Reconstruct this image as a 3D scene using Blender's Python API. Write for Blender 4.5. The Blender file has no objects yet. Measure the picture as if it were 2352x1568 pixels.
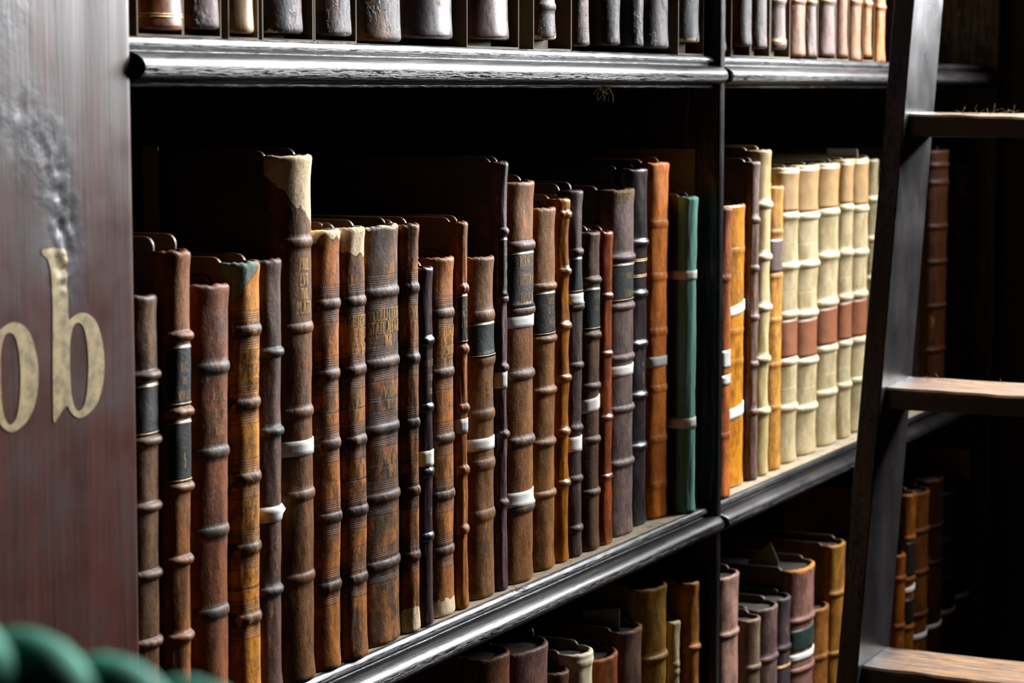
# Old library shelf: antique books on a black oak bookcase, with a leaning ladder
WIN_Y = (-1.6, -.34); WIN_Z = (1.80, 4.0); WIN_E = 640.0; ROPE_PH = 0.6
import bpy, bmesh, math, random
from mathutils import Vector, noise, Matrix
R = math.radians
sc = bpy.context.scene
COL = sc.collection

# ------------------------------------------------------------------ camera, light, exposure
cam = bpy.data.cameras.new('camera')
cam.sensor_width = 36.0
cam.lens = 5553.0 / 2352 * 36.0
cam.clip_start = 0.02
cam.dof.use_dof = True
cam.dof.focus_distance = 1.93
cam.dof.aperture_fstop = 13.0
co = bpy.data.objects.new('camera', cam)
COL.objects.link(co)
co.location = (0, -.869, 1.62)
TH, PT = R(25.4), math.atan(579 / 5553.0)
fwd = Vector((math.cos(TH) * math.cos(PT), math.sin(TH) * math.cos(PT), -math.sin(PT)))
co.rotation_euler = fwd.to_track_quat('-Z', 'Y').to_euler()
sc.camera = co
sc.view_settings.view_transform = 'Standard'
sc.view_settings.look = 'None'
sc.view_settings.gamma = 1.0
sc.view_settings.exposure = 0.0
sc.cycles.use_denoising = True
sc.cycles.max_bounces = 6
sc.cycles.caustics_reflective = False
sc.cycles.caustics_refractive = False
w = bpy.data.worlds.new('world'); sc.world = w; w.use_nodes = True
w.node_tree.nodes['Background'].inputs[0].default_value = (.55, .7, 1, 1)
w.node_tree.nodes['Background'].inputs[1].default_value = .0015
la = bpy.data.lights.new('window_daylight', 'AREA')      # daylight entering by the window of the alcove
la.shape = 'RECTANGLE'; la.size = WIN_Z[1] - WIN_Z[0]; la.size_y = WIN_Y[1] - WIN_Y[0]
la.energy = WIN_E; la.color = (.97, .98, 1.0)
lo = bpy.data.objects.new('window_daylight', la); COL.objects.link(lo)
lo.location = (3.87, (WIN_Y[0] + WIN_Y[1]) / 2, (WIN_Z[0] + WIN_Z[1]) / 2)
lo.rotation_euler = Matrix(((0, 0, 1), (0, 1, 0), (-1, 0, 0))).to_euler()   # local -Z looks to world -X

# ------------------------------------------------------------------ helpers
def lin(h):
    h = h.lstrip('#'); v = [int(h[i:i + 2], 16) / 255 for i in (0, 2, 4)]
    return tuple((c / 12.92 if c <= .04045 else ((c + .055) / 1.055) ** 2.4) for c in v) + (1.0,)
def mul(c, k): return tuple(min(1, a * k) for a in c[:3]) + (1.0,)
def mixc(a, b, f): return tuple(x * (1 - f) + y * f for x, y in zip(a[:3], b[:3])) + (1.0,)

def link(name, me, mat=None, parent=None, smooth=True):
    o = bpy.data.objects.new(name, me); COL.objects.link(o)
    if mat: me.materials.append(mat)
    if parent: o.parent = parent
    if smooth:
        for p in me.polygons: p.use_smooth = True
    return o
def mesh(name, verts, faces, mat=None, parent=None, smooth=False):
    me = bpy.data.meshes.new(name); me.from_pydata([tuple(v) for v in verts], [], faces); me.update()
    return link(name, me, mat, parent, smooth)
def boxv(x0, x1, y0, y1, z0, z1, V, Fc):
    n = len(V)
    V += [(x0, y0, z0), (x1, y0, z0), (x1, y1, z0), (x0, y1, z0), (x0, y0, z1), (x1, y0, z1), (x1, y1, z1), (x0, y1, z1)]
    Fc += [(n, n + 3, n + 2, n + 1), (n + 4, n + 5, n + 6, n + 7), (n, n + 1, n + 5, n + 4), (n + 1, n + 2, n + 6, n + 5), (n + 2, n + 3, n + 7, n + 6), (n + 3, n, n + 4, n + 7)]
def box(name, x0, x1, y0, y1, z0, z1, mat, parent=None, bev=0):
    V, Fc = [], []; boxv(x0, x1, y0, y1, z0, z1, V, Fc)
    o = mesh(name, V, Fc, mat, parent)
    if bev: bevel(o, bev)
    return o
def bevel(o, wd, seg=2):
    m = o.modifiers.new('bevel', 'BEVEL'); m.width = wd; m.segments = seg; m.limit_method = 'ANGLE'; m.angle_limit = R(35)
def empty(name, loc, rz=0):
    o = bpy.data.objects.new(name, None); o.empty_display_size = .02; COL.objects.link(o)
    o.location = loc; o.rotation_euler.z = rz; return o
def tag(o, label=None, cat=None, group=None, kind=None):
    if label: o['label'] = label
    if cat: o['category'] = cat
    if group: o['group'] = group
    if kind: o['kind'] = kind
    return o

# ------------------------------------------------------------------ node helpers
class NT:
    def __init__(s, tree): s.t = tree
    def n(s, typ, **kw):
        nd = s.t.nodes.new(typ)
        for k, v in kw.items():
            if k == 'i':
                for a, b in v.items():
                    if hasattr(b, 'is_linked') or isinstance(b, bpy.types.NodeSocket): s.t.links.new(b, nd.inputs[a])
                    else: nd.inputs[a].default_value = b
            else: setattr(nd, k, v)
        return nd
    def m(s, op, a, b=None, c=None, clamp=False):
        i = {0: a}
        if b is not None: i[1] = b
        if c is not None: i[2] = c
        return s.n('ShaderNodeMath', operation=op, use_clamp=clamp, i=i).outputs[0]
    def mix(s, f, a, b):
        return s.n('ShaderNodeMix', data_type='RGBA', i={0: f, 6: a, 7: b}).outputs[2]
    def noise(s, vec, scale, detail=3, rough=.55):
        return s.n('ShaderNodeTexNoise', i={'Vector': vec, 'Scale': scale, 'Detail': detail, 'Roughness': rough}).outputs[0]
    def ramp(s, f, lo_, hi):    # linear 0..1 between lo_ and hi
        return s.n('ShaderNodeMapRange', clamp=True, i={0: f, 1: lo_, 2: hi, 3: 0.0, 4: 1.0}).outputs[0]
    def xyz(s, x, y, z): return s.n('ShaderNodeCombineXYZ', i={0: x, 1: y, 2: z}).outputs[0]

def make_leather_group():
    g = bpy.data.node_groups.new('leather', 'ShaderNodeTree')
    I = g.interface
    for nm, ty, df in (('Base', 'NodeSocketColor', (.3, .15, .08, 1)), ('Dark', 'NodeSocketColor', (.05, .03, .02, 1)), ('Worn', 'NodeSocketColor', (.5, .25, .08, 1)),
                       ('Torn', 'NodeSocketColor', (.5, .4, .25, 1)), ('BandCol', 'NodeSocketColor', (.1, .06, .04, 1)),
                       ('Head', 'NodeSocketFloat', 9.0), ('HeadSlope', 'NodeSocketFloat', 0.0), ('Tail', 'NodeSocketFloat', -9.0), ('Seed', 'NodeSocketFloat', 0.0),
                       ('Tool', 'NodeSocketFloat', 0.0), ('BandAmt', 'NodeSocketFloat', .3), ('Wear', 'NodeSocketFloat', .3), ('Flake', 'NodeSocketFloat', 0.0), ('Rough', 'NodeSocketFloat', .5), ('Bump', 'NodeSocketFloat', 1.0), ('Spec', 'NodeSocketFloat', .22)):
        so = I.new_socket(nm, in_out='INPUT', socket_type=ty); so.default_value = df
    I.new_socket('BSDF', in_out='OUTPUT', socket_type='NodeSocketShader')
    q = NT(g); gi = g.nodes.new('NodeGroupInput'); go = g.nodes.new('NodeGroupOutput'); G = gi.outputs
    at = q.n('ShaderNodeAttribute', attribute_name='bk')
    sp = q.n('ShaderNodeSeparateXYZ', i={0: at.outputs['Vector']})
    s, z, bd = sp.outputs
    st = q.xyz(q.m('MULTIPLY', s, 1.5), q.m('MULTIPLY', z, .75), G['Seed'])
    iso = q.xyz(s, z, G['Seed'])
    n1 = q.noise(st, 42, 4, .62)
    n2 = q.noise(iso, 420, 3, .6)
    n3 = q.noise(q.xyz(s, q.m('MULTIPLY', z, .5), q.m('ADD', G['Seed'], 7.3)), 75, 5, .7)
    n4 = q.noise(q.xyz(q.m('MULTIPLY', s, 1.6), q.m('MULTIPLY', z, .9), q.m('ADD', G['Seed'], 3.1)), 150, 4, .65)
    c = q.mix(q.m('MULTIPLY', q.ramp(n1, .56, .36), .75), G['Base'], G['Dark'])
    c = q.mix(q.m('MULTIPLY', q.ramp(n4, .62, .42), .35), c, G['Dark'])
    c = q.mix(q.m('MULTIPLY', q.ramp(n3, q.m('SUBTRACT', .68, q.m('MULTIPLY', G['Wear'], .18)), q.m('SUBTRACT', .74, q.m('MULTIPLY', G['Wear'], .18))), .8), c, G['Worn'])
    ab = q.m('ABSOLUTE', bd)
    # rubbed or blackened bands
    band = q.ramp(ab, .0075, .0045)
    c = q.mix(q.m('MULTIPLY', q.m('MULTIPLY', band, G['BandAmt']), q.ramp(n4, .62, .48)), c, G['BandCol'])
    under = q.m('MULTIPLY', q.ramp(ab, .014, .006), q.ramp(n3, .35, .6))
    c = q.mix(q.m('MULTIPLY', under, q.m('MULTIPLY', G['Tool'], .55)), c, G['Dark'])
    # blind tooled lines and a scalloped fillet either side of each band
    ln = None
    for p, wd in ((.0082, .00042), (.0096, .00042), (.0111, .0003)):
        l = q.ramp(q.m('ABSOLUTE', q.m('SUBTRACT', ab, p)), wd, wd * .4)
        ln = l if ln is None else q.m('MAXIMUM', ln, l)
    sc_ = q.m('ADD', .0135, q.m('MULTIPLY', q.m('SINE', q.m('MULTIPLY', s, 3100)), .0006))
    ln = q.m('MAXIMUM', ln, q.ramp(q.m('ABSOLUTE', q.m('SUBTRACT', ab, sc_)), .0006, .0002))
    ln = q.m('MULTIPLY', ln, G['Tool'])
    c = q.mix(q.m('MULTIPLY', ln, .8), c, mul(lin('#1a1210'), 1))
    # flaking surface: pale blisters and dark losses
    nf = q.noise(q.xyz(s, q.m('MULTIPLY', z, .6), q.m('ADD', G['Seed'], 5.5)), 34, 6, .62)
    fl = q.m('MULTIPLY', q.ramp(nf, .49, .515), G['Flake'])
    fe = q.m('MULTIPLY', q.ramp(q.m('ABSOLUTE', q.m('SUBTRACT', nf, .488)), .014, .002), G['Flake'])
    c = q.mix(q.m('MULTIPLY', fl, .8), c, lin('#38383f'))
    c = q.mix(q.m('MULTIPLY', fe, .7), c, lin('#170f0d'))
    # torn head and tail
    jag = q.m('MULTIPLY', q.m('SUBTRACT', q.noise(q.xyz(s, q.m('MULTIPLY', z, .45), G['Seed']), 70, 5, .65), .5), .022)
    hz = q.m('ADD', q.m('ADD', z, q.m('MULTIPLY', s, G['HeadSlope'])), jag)
    th = q.m('GREATER_THAN', hz, G['Head'])
    tt = q.m('LESS_THAN', q.m('ADD', z, jag), G['Tail'])
    torn = q.m('MAXIMUM', th, tt)
    rim = q.m('MULTIPLY', q.ramp(q.m('ABSOLUTE', q.m('SUBTRACT', hz, G['Head'])), .0016, .0004), q.m('SUBTRACT', 1.0, th))
    tc = q.mix(q.ramp(n2, .25, .50), mixc(lin('#8a6a48'), lin('#d6c39c'), .35), G['Torn'])
    tc = q.mix(q.m('MULTIPLY', q.ramp(n1, .55, .35), .22), tc, lin('#7a5a38'))
    c = q.mix(torn, c, tc)
    c = q.mix(q.m('MULTIPLY', rim, .6), c, lin('#2a1812'))
    crk = q.m('MULTIPLY', q.ramp(q.noise(q.xyz(q.m('MULTIPLY', s, 3.4), q.m('MULTIPLY', z, .45), q.m('ADD', G['Seed'], 11.7)), 230, 3, .7), .60, .68), q.ramp(G['Bump'], .4, 1.0))
    c = q.mix(q.m('MULTIPLY', crk, .6), c, mul(lin('#140c08'), 1))
    sepc = q.mix(q.m('MULTIPLY', q.ramp(n2, .55, .7), .25), c, mul(lin('#181010'), 1))
    h = q.m('ADD', q.m('MULTIPLY', n2, .25), q.m('MULTIPLY', n4, .5))
    h = q.m('ADD', h, q.m('MULTIPLY', fl, 1.1))
    h = q.m('SUBTRACT', h, q.m('MULTIPLY', ln, .7))
    h = q.m('SUBTRACT', h, q.m('MULTIPLY', torn, 1.1))
    h = q.m('ADD', h, q.m('MULTIPLY', n3, .35))
    h = q.m('SUBTRACT', h, q.m('MULTIPLY', crk, .7))
    bp = q.n('ShaderNodeBump', i={'Strength': .65, 'Distance': q.m('MULTIPLY', G['Bump'], .0012), 'Height': h})
    rg = q.m('ADD', G['Rough'], q.m('MULTIPLY', q.m('SUBTRACT', n4, .5), .35))
    rg = q.mix(torn, q.xyz(rg, rg, rg), (.85, .85, .85, 1))
    b = q.n('ShaderNodeBsdfPrincipled', i={'Base Color': sepc, 'Roughness': rg, 'Normal': bp.outputs[0], 'Specular IOR Level': q.m('SUBTRACT', G['Spec'], q.m('MULTIPLY', torn, .1))})
    g.links.new(b.outputs[0], go.inputs[0])
    return g
LEATHER = make_leather_group()

def leather(name, base, dark=None, worn=None, torn='#f2d8b0', **kw):
    b = lin(base)
    if b[0] > b[2] * 3.2 and base != '#e6dcbc' and not kw.get('pale'): b = (min(1, b[0] * 1.18), b[1] * 1.12, b[2] * .52, 1)
    kw.pop('pale', 0)
    m = bpy.data.materials.new(name); m.use_nodes = True; t = m.node_tree; t.nodes.clear()
    g = t.nodes.new('ShaderNodeGroup'); g.node_tree = LEATHER
    out = t.nodes.new('ShaderNodeOutputMaterial'); t.links.new(g.outputs[0], out.inputs[0])
    g.inputs['Base'].default_value = b
    g.inputs['Dark'].default_value = lin(dark) if dark else mul(b, .28)
    g.inputs['Worn'].default_value = lin(worn) if worn else mixc(mul(b, 1.25), lin('#c4762a'), .45)
    g.inputs['Torn'].default_value = lin(torn)
    for k, v in kw.items(): g.inputs[k].default_value = lin(v) if isinstance(v, str) else v
    return m

def simple(name, col, rough=.6, spec=.5, bump=0, bscale=200, dark=None, dscale=20, stretch=(1, 1, 1), metal=0, coat=0):
    m = bpy.data.materials.new(name); m.use_nodes = True; t = m.node_tree; q = NT(t)
    b = t.nodes['Principled BSDF']; c = lin(col) if isinstance(col, str) else col
    b.inputs['Base Color'].default_value = c; b.inputs['Roughness'].default_value = rough
    b.inputs['Specular IOR Level'].default_value = spec; b.inputs['Metallic'].default_value = metal; b.inputs['Coat Weight'].default_value = coat
    tc = q.n('ShaderNodeTexCoord'); mp = q.n('ShaderNodeMapping', i={0: tc.outputs['Object']}); mp.inputs['Scale'].default_value = stretch
    if dark:
        nn = q.noise(mp.outputs[0], dscale, 5, .6)
        t.links.new(q.mix(q.ramp(nn, .35, .65), lin(dark) if isinstance(dark, str) else dark, c), b.inputs['Base Color'])
    if bump:
        nn = q.noise(mp.outputs[0], bscale, 4, .6)
        bp = q.n('ShaderNodeBump', i={'Strength': .6, 'Distance': bump, 'Height': nn}); t.links.new(bp.outputs[0], b.inputs['Normal'])
    return m
_cache = {}
def M(key, *a, **k):
    if key not in _cache: _cache[key] = simple(key, *a, **k)
    return _cache[key]

# black stained oak, glossy, with open grain along one axis
def oak(name, axis, col='#151213', hi='#2a2322', rough=.33, bump=.0012, dust=None, gs=1.0, big=.6, spec=.5, under=False):
    m = bpy.data.materials.new(name); m.use_nodes = True; t = m.node_tree; q = NT(t); b = t.nodes['Principled BSDF']
    tc = q.n('ShaderNodeTexCoord'); sc3 = {'x': (.07, 1, 1), 'z': (1, 1, .1)}[axis]
    mp = q.n('ShaderNodeMapping', i={0: tc.outputs['Object']}); mp.inputs['Scale'].default_value = sc3
    n1 = q.noise(mp.outputs[0], 260 * gs, 4, .65); n2 = q.noise(mp.outputs[0], 38, 4, .6); n3 = q.noise(tc.outputs['Object'], 14, 3)
    pores = q.ramp(n1, .42, .56)
    mask = q.ramp(n2, .40, .60)
    pores = q.m('MAXIMUM', pores, q.m('MULTIPLY', mask, big / .6))
    c = q.mix(q.ramp(n2, .4, .65), lin(col), lin(hi))
    h = q.m('ADD', pores, q.m('MULTIPLY', n2, big))
    if under:
        g0 = q.n('ShaderNodeNewGeometry'); z0 = q.n('ShaderNodeSeparateXYZ', i={0: g0.outputs['Normal']}).outputs[2]
        h = q.m('MULTIPLY', h, q.m('ADD', .12, q.m('MULTIPLY', q.ramp(z0, .35, -.15), 1.3)))
    if dust:
        geo = q.n('ShaderNodeNewGeometry'); nz = q.n('ShaderNodeSeparateXYZ', i={0: geo.outputs['True Normal']}).outputs[2]
        up = q.m('MULTIPLY', q.ramp(nz, .8, .97), q.ramp(q.noise(tc.outputs['Object'], 90, 4), .2, .5))
        c = q.mix(up, c, lin(dust))
        rg = q.m('ADD', q.m('ADD', rough, q.m('MULTIPLY', q.m('SUBTRACT', n3, .5), .25)), q.m('MULTIPLY', up, .5))
    else: rg = q.m('ADD', rough, q.m('MULTIPLY', q.m('SUBTRACT', n3, .5), .3))
    b.inputs['Specular IOR Level'].default_value = spec
    t.links.new(c, b.inputs['Base Color']); t.links.new(rg, b.inputs['Roughness'])
    bp = q.n('ShaderNodeBump', i={'Strength': .7, 'Distance': bump, 'Height': h}); t.links.new(bp.outputs[0], b.inputs['Normal'])
    return m
OAK_X = oak('black_oak_along', 'x', dust='#94866c')
OAK_N = oak('black_oak_nosing', 'x', col='#0e0d0e', hi='#17131300'[:7], rough=.32, bump=.0005, spec=.24, under=True, gs=2.6, big=.0)
OAK_Z = oak('black_oak_upright', 'z', rough=.4)
BOOKS = [
 {'id': 'A', 'x': 1.2903, 'y': 0.002, 'z': 1.1945, 'w': 0.037, 'H': 0.2948, 'b': 0.68, 'bands': [0.2426, 0.2003, 0.1572, 0.1129, 0.0683], 'lab': [(0.204, 0.2378, '#1d1f1c')], 'lean': 0.011, 'base': '#5f4030', 'hb': 3.6, 'n': 'slim dark brown leather book beside the lettered pilaster, topmost part ochre and rubbed', 'g': 'books on the middle shelf left of the partition'},
 {'id': 'B', 'x': 1.3222, 'y': -0.002, 'z': 1.1945, 'w': 0.0291, 'H': 0.3213, 'b': 0.68, 'bands': [0.2652, 0.2153, 0.1655, 0.1169, 0.0658], 'lab': [(0.2196, 0.2597, '#181c1e'), (0.169, 0.2104, '#1b211d')], 'txt': [(0.2454, 'HAL', 0.0058), (0.2363, 'ON', 0.0049), (0.2268, 'VOICES', 0.0054), (0.1837, '5', 0.0091)], 'lean': 0.019, 'base': '#86522c', 'hb': 3.6, 'sq': 0.009, 'n': 'brown leather book with two black title panels and a purplish worn cap', 'g': 'books on the middle shelf left of the partition'},
 {'id': 'C', 'x': 1.3682, 'y': 0.0, 'z': 1.1945, 'w': 0.0475, 'H': 0.296, 'b': 0.68, 'bands': [0.2396, 0.1823, 0.1285, 0.0732], 'txt': [(0.221, 'ASPERE', 0.0058), (0.2092, 'LIFE OF', 0.0058), (0.1974, 'ABEL', 0.0058), (0.1067, '6', 0.0058), (0.0888, '4', 0.0041)], 'lean': 0.02, 'base': '#7b4733', 'hb': 1.8, 'bw': 4, 'bandcol': '#3f3a34', 'n': 'thick red-brown leather book with flat dark bands and faint gilt lettering', 'g': 'books on the middle shelf left of the partition'},
 {'id': 'D', 'x': 1.4113, 'y': -0.001, 'z': 1.1945, 'w': 0.0342, 'H': 0.3082, 'b': 0.62, 'bands': [0.2612, 0.2106, 0.1592, 0.11, 0.0608], 'txt': [(0.2447, 'ANSO', 0.007), (0.2347, 'HIST OF', 0.0078), (0.2248, 'EUROPE', 0.0074), (0.1425, 'GG.', 0.007), (0.1273, '3', 0.007)], 'lean': 0.0125, 'base': '#c9852c', 'tool': 1, 'dark': '#5a3a26', 'hb': 2, 'bw': 4, 'cap': '#7f9a92', 'n': 'tan book with a peeling grey-green head cap', 'g': 'books on the middle shelf left of the partition'},
 {'id': 'E', 'x': 1.444, 'y': 0.001, 'z': 1.1945, 'w': 0.0314, 'H': 0.3079, 'b': 0.68, 'bands': [0.2426, 0.1868, 0.1303, 0.0737], 'tape': [(0.1287, 0.0054, 0)], 'txt': [(0.2129, 'I.', 0.0049), (0.1086, 'G', 0.0083), (0.0933, '6', 0.0066)], 'lean': 0.016, 'base': '#67493c', 'hb': 3, 'bandcol': '#3a3836', 'n': 'slender grey-brown book with round bands and a white tape low on its spine', 'g': 'books on the middle shelf left of the partition'},
 {'id': 'F', 'x': 1.4869, 'y': 0.0, 'z': 1.1945, 'w': 0.0438, 'H': 0.379, 'b': 0.651, 'bands': [0.3172, 0.2561, 0.1957, 0.1358, 0.0755], 'tape': [(0.1705, 0.0054, 0)], 'txt': [(0.3019, 'PHIL', 0.0083, 1), (0.291, 'LVT', 0.0083, 1), (0.2811, 'THE', 0.0074, 1), (0.2711, 'PLATO', 0.0083, 1), (0.1104, '7', 0.0058)], 'head': 0.337, 'base': '#744b33', 'hb': 1.8, 'bw': 4, 'n': 'tall brown folio with a torn cream patch at its head and a white tape', 'g': 'books on the middle shelf left of the partition'},
 {'id': 'G', 'x': 1.5267, 'y': 0.0, 'z': 1.1945, 'w': 0.0371, 'H': 0.3241, 'b': 0.651, 'bands': [0.2701, 0.2185, 0.1674, 0.1129, 0.0617], 'txt': [(0.1443, 'GG.', 0.007), (0.1346, '8', 0.007)], 'head': 0.3184, 'lean': 0.006, 'base': '#a3632a', 'tool': 1, 'dark': '#43302a', 'hb': 1.8, 'bw': 4, 'n': 'narrow orange-brown book with blackened bands left of the set of state affairs, volume one', 'g': 'books on the middle shelf left of the partition'},
 {'id': 'H', 'x': 1.5634, 'y': -0.002, 'z': 1.1945, 'w': 0.0318, 'H': 0.3243, 'b': 0.465, 'bands': [0.2694, 0.218, 0.1655, 0.1126, 0.0612], 'txt': [(0.2551, 'COLLECTION', 0.0083, 1), (0.2454, 'STATE AFFAIRS', 0.0083, 1), (0.234, '1659  1641', 0.0078, 1), (0.1949, 'VOL.', 0.0083), (0.1851, 'I.', 0.0074), (0.1432, 'GG. 8', 0.0083), (0.134, '9', 0.0074)], 'head': 0.3036, 'lean': -0.002, 'base': '#875837', 'tool': 1, 'dark': '#3b2c27', 'hb': 1.9, 'bw': 4, 'n': 'brown volume one of a lettered set, bare suede patch across its head', 'g': 'books on the middle shelf left of the partition'},
 {'id': 'I', 'x': 1.6176, 'y': 0.003, 'z': 1.1945, 'w': 0.0593, 'H': 0.3227, 'b': 0.419, 'bands': [0.272, 0.2181, 0.1676, 0.1147, 0.0623], 'txt': [(0.2556, 'COLLECTION', 0.0091, 1), (0.2456, 'STATE AFFAIRS', 0.0091, 1), (0.2355, '1641', 0.0083, 1), (0.1959, 'VOL.', 0.0087), (0.1868, 'II.', 0.0074), (0.1442, 'GG. 8', 0.0083), (0.1334, '10', 0.007)], 'head': 0.321, 'base': '#674837', 'tool': 1, 'dark': '#33282a', 'hb': 1.9, 'bw': 4, 'n': 'wide dark brown volume two of the lettered set with black tooled bands', 'g': 'books on the middle shelf left of the partition'},
 {'id': 'J', 'x': 1.6599, 'y': 0.002, 'z': 1.1945, 'w': 0.0241, 'H': 0.3218, 'b': 0.68, 'bands': [0.272, 0.2169, 0.1663, 0.1127, 0.0608], 'txt': [(0.2513, 'THE', 0.0058), (0.2442, 'OF', 0.0049), (0.2377, 'STATE', 0.0054), (0.1392, 'GG', 0.0062), (0.1296, '11', 0.0062)], 'tail': 0.0188, 'base': '#875225', 'tool': 1, 'dark': '#3f2c22', 'hb': 1.8, 'bw': 4, 'n': 'narrow tooled brown book with a bare pale patch at its foot, right of volume two', 'g': 'books on the middle shelf left of the partition'},
 {'id': 'K', 'x': 1.6835, 'y': 0.002, 'z': 1.1945, 'w': 0.0219, 'H': 0.2868, 'b': 0.68, 'bands': [0.2284, 0.1756, 0.1239, 0.0722], 'tape': [(0.1353, 0.0061, 0)], 'txt': [(0.2112, 'RUSSEL', 0.0049), (0.1998, 'ESSAY', 0.0049), (0.1887, '1708.', 0.0049), (0.0925, '12', 0.0058)], 'base': '#453033', 'glossy': 1, 'hb': 2.2, 'bandcol': '#1d1d22', 'n': 'short thin blackish-purple book with shiny black bands', 'g': 'books on the middle shelf left of the partition'},
 {'id': 'L', 'x': 1.7238, 'y': 0.006, 'z': 1.1945, 'w': 0.0405, 'H': 0.2921, 'b': 0.558, 'bands': [0.2469, 0.199, 0.1456, 0.0994, 0.054], 'txt': [(0.2332, 'SELDEN', 0.0078, 1), (0.2248, 'ON THE', 0.0078, 1), (0.217, 'DOMINI', 0.0078, 1), (0.2082, 'OF THE', 0.007, 1), (0.1289, 'GG.', 0.007), (0.119, '13', 0.0062)], 'tail': 0.0152, 'base': '#a56635', 'tool': 1, 'dark': '#5d3d2a', 'hb': 1.8, 'bw': 4, 'n': 'short tan-orange book with gilt title and bare pale foot', 'g': 'books on the middle shelf left of the partition'},
 {'id': 'M', 'x': 1.7525, 'y': 0.005, 'z': 1.1945, 'w': 0.0155, 'H': 0.319, 'b': 0.68, 'bands': [0.2646, 0.2148, 0.1666, 0.1157, 0.0663], 'lab': [(0.2202, 0.2603, '#22231f')], 'tape': [(0.1523, 0.0058, 0)], 'txt': [(0.2532, 'BATE', 0.0062), (0.244, 'ON THE', 0.0058), (0.2351, 'CIVIL', 0.0058), (0.2259, 'WAR', 0.0058), (0.0869, '14', 0.0058)], 'base': '#a8683a', 'hb': 2.6, 'bw': 4, 'n': 'smooth mid-brown book with round bands, a black label and a white tape at mid height', 'g': 'books on the middle shelf left of the partition'},
 {'id': 'N', 'x': 1.8019, 'y': 0.008, 'z': 1.1945, 'w': 0.0475, 'H': 0.2876, 'b': 0.62, 'bands': [0.2382, 0.201, 0.1551, 0.1132, 0.0706], 'lab': [(0.2039, 0.2331, '#28302a')], 'tape': [(0.1309, 0.0051, 0)], 'txt': [(0.1797, 'GG', 0.0066), (0.1709, '15', 0.0058)], 'base': '#80573e', 'bamboo': 1, 'hb': 1.6, 'bw': 5, 'n': 'battered dark brown book with knobbly worn bands and a low white tape', 'g': 'books on the middle shelf left of the partition'},
 {'id': 'O', 'x': 1.834, 'y': 0.008, 'z': 1.1945, 'w': 0.0154, 'H': 0.3649, 'b': 0.68, 'bands': [0.3065, 0.2496, 0.1913, 0.1341, 0.0754], 'lab': [(0.2522, 0.3014, '#17191c')], 'tape': [(0.1809, 0.0068, 0)], 'txt': [(0.2897, 'SALUST', 0.0054), (0.2772, 'STORIA', 0.0054), (0.2647, 'SQUILER', 0.0054)], 'base': '#6b5054', 'hb': 2.8, 'n': 'tall thin purplish-black folio with a black label and white tape', 'g': 'books on the middle shelf left of the partition'},
 {'id': 'P', 'x': 1.8764, 'y': 0.007, 'z': 1.1945, 'w': 0.0529, 'H': 0.3472, 'b': 0.496, 'bands': [0.2923, 0.2367, 0.1808, 0.1234, 0.065], 'lab': [(0.2397, 0.2874, '#38291f')], 'tape': [(0.2273, 0.0048, 0), (0.0738, 0.0061, 0)], 'txt': [(0.2792, 'BURNETS', 0.0087), (0.2634, 'HISTORY', 0.0087), (0.2476, 'HIS OWN', 0.0087)], 'base': '#8a5831', 'hb': 3, 'bw': 4.5, 'bandcol': '#4b3f36', 'n': 'wide brown folio tied with two white tapes above and below', 'g': 'books on the middle shelf left of the partition'},
 {'id': 'Q', 'x': 1.9333, 'y': 0.011, 'z': 1.1945, 'w': 0.0489, 'H': 0.3224, 'b': 0.651, 'bands': [0.253, 0.2063, 0.1601, 0.1141, 0.068], 'lab': [(0.2101, 0.2487, '#22231c')], 'txt': [(0.2402, 'TABLE', 0.0054), (0.2318, 'OF ST', 0.0054), (0.2229, 'TALES', 0.0054)], 'base': '#8a5a2c', 'hb': 2.8, 'n': 'ochre-brown book with dark label just right of the twice taped folio', 'g': 'books on the middle shelf left of the partition'},
 {'id': 'R', 'x': 1.9698, 'y': 0.012, 'z': 1.1945, 'w': 0.0227, 'H': 0.3288, 'b': 0.68, 'bands': [0.3144, 0.2635, 0.2146, 0.1675, 0.1189, 0.0722], 'base': '#a8680f', 'glossy': 1, 'bamboo': 1, 'hb': 2.6, 'n': 'glossy golden-brown slim book with smooth rounded bands and no label', 'g': 'books on the middle shelf left of the partition'},
 {'id': 'S', 'x': 1.9968, 'y': 0.011, 'z': 1.1945, 'w': 0.029, 'H': 0.3351, 'b': 0.68, 'bands': [0.2794, 0.2296, 0.1761, 0.1186, 0.0721, 0.0262], 'lab': [(0.2427, 0.275, '#1d2b26')], 'tape': [(0.2371, 0.0048, 0), (0.1046, 0.0068, 0)], 'txt': [(0.2039, 'GG', 0.0037), (0.1979, '19', 0.0037)], 'base': '#4a332d', 'hb': 2.6, 'sq': 0.006, 'n': 'dark book with green-black label and two short white tapes', 'g': 'books on the middle shelf left of the partition'},
 {'id': 'T', 'x': 2.0332, 'y': 0.01, 'z': 1.1945, 'w': 0.0352, 'H': 0.2959, 'b': 0.651, 'bands': [0.2512, 0.2005, 0.1533, 0.1034, 0.0545], 'lab': [(0.2058, 0.2447, '#1a2524')], 'tape': [(0.1371, 0.0061, 0.1)], 'txt': [(0.2367, 'OF THE', 0.0041), (0.2255, 'TRIALS', 0.0041)], 'base': '#583a2d', 'worn': '#9a5a34', 'hb': 2.8, 'n': 'scuffed dark book with a slanting white tape', 'g': 'books on the middle shelf left of the partition'},
 {'id': 'U', 'x': 2.0647, 'y': 0.01, 'z': 1.1945, 'w': 0.0266, 'H': 0.2947, 'b': 0.651, 'bands': [0.2344, 0.1802, 0.12, 0.0644], 'txt': [(0.0342, '18', 0.0037, 1), (0.0259, '22', 0.0037, 1)], 'base': '#93472a', 'glossy': 1, 'hb': 2, 'bw': 3, 'n': 'smooth reddish-brown thin book with pale shiny bands', 'g': 'books on the middle shelf left of the partition'},
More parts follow.
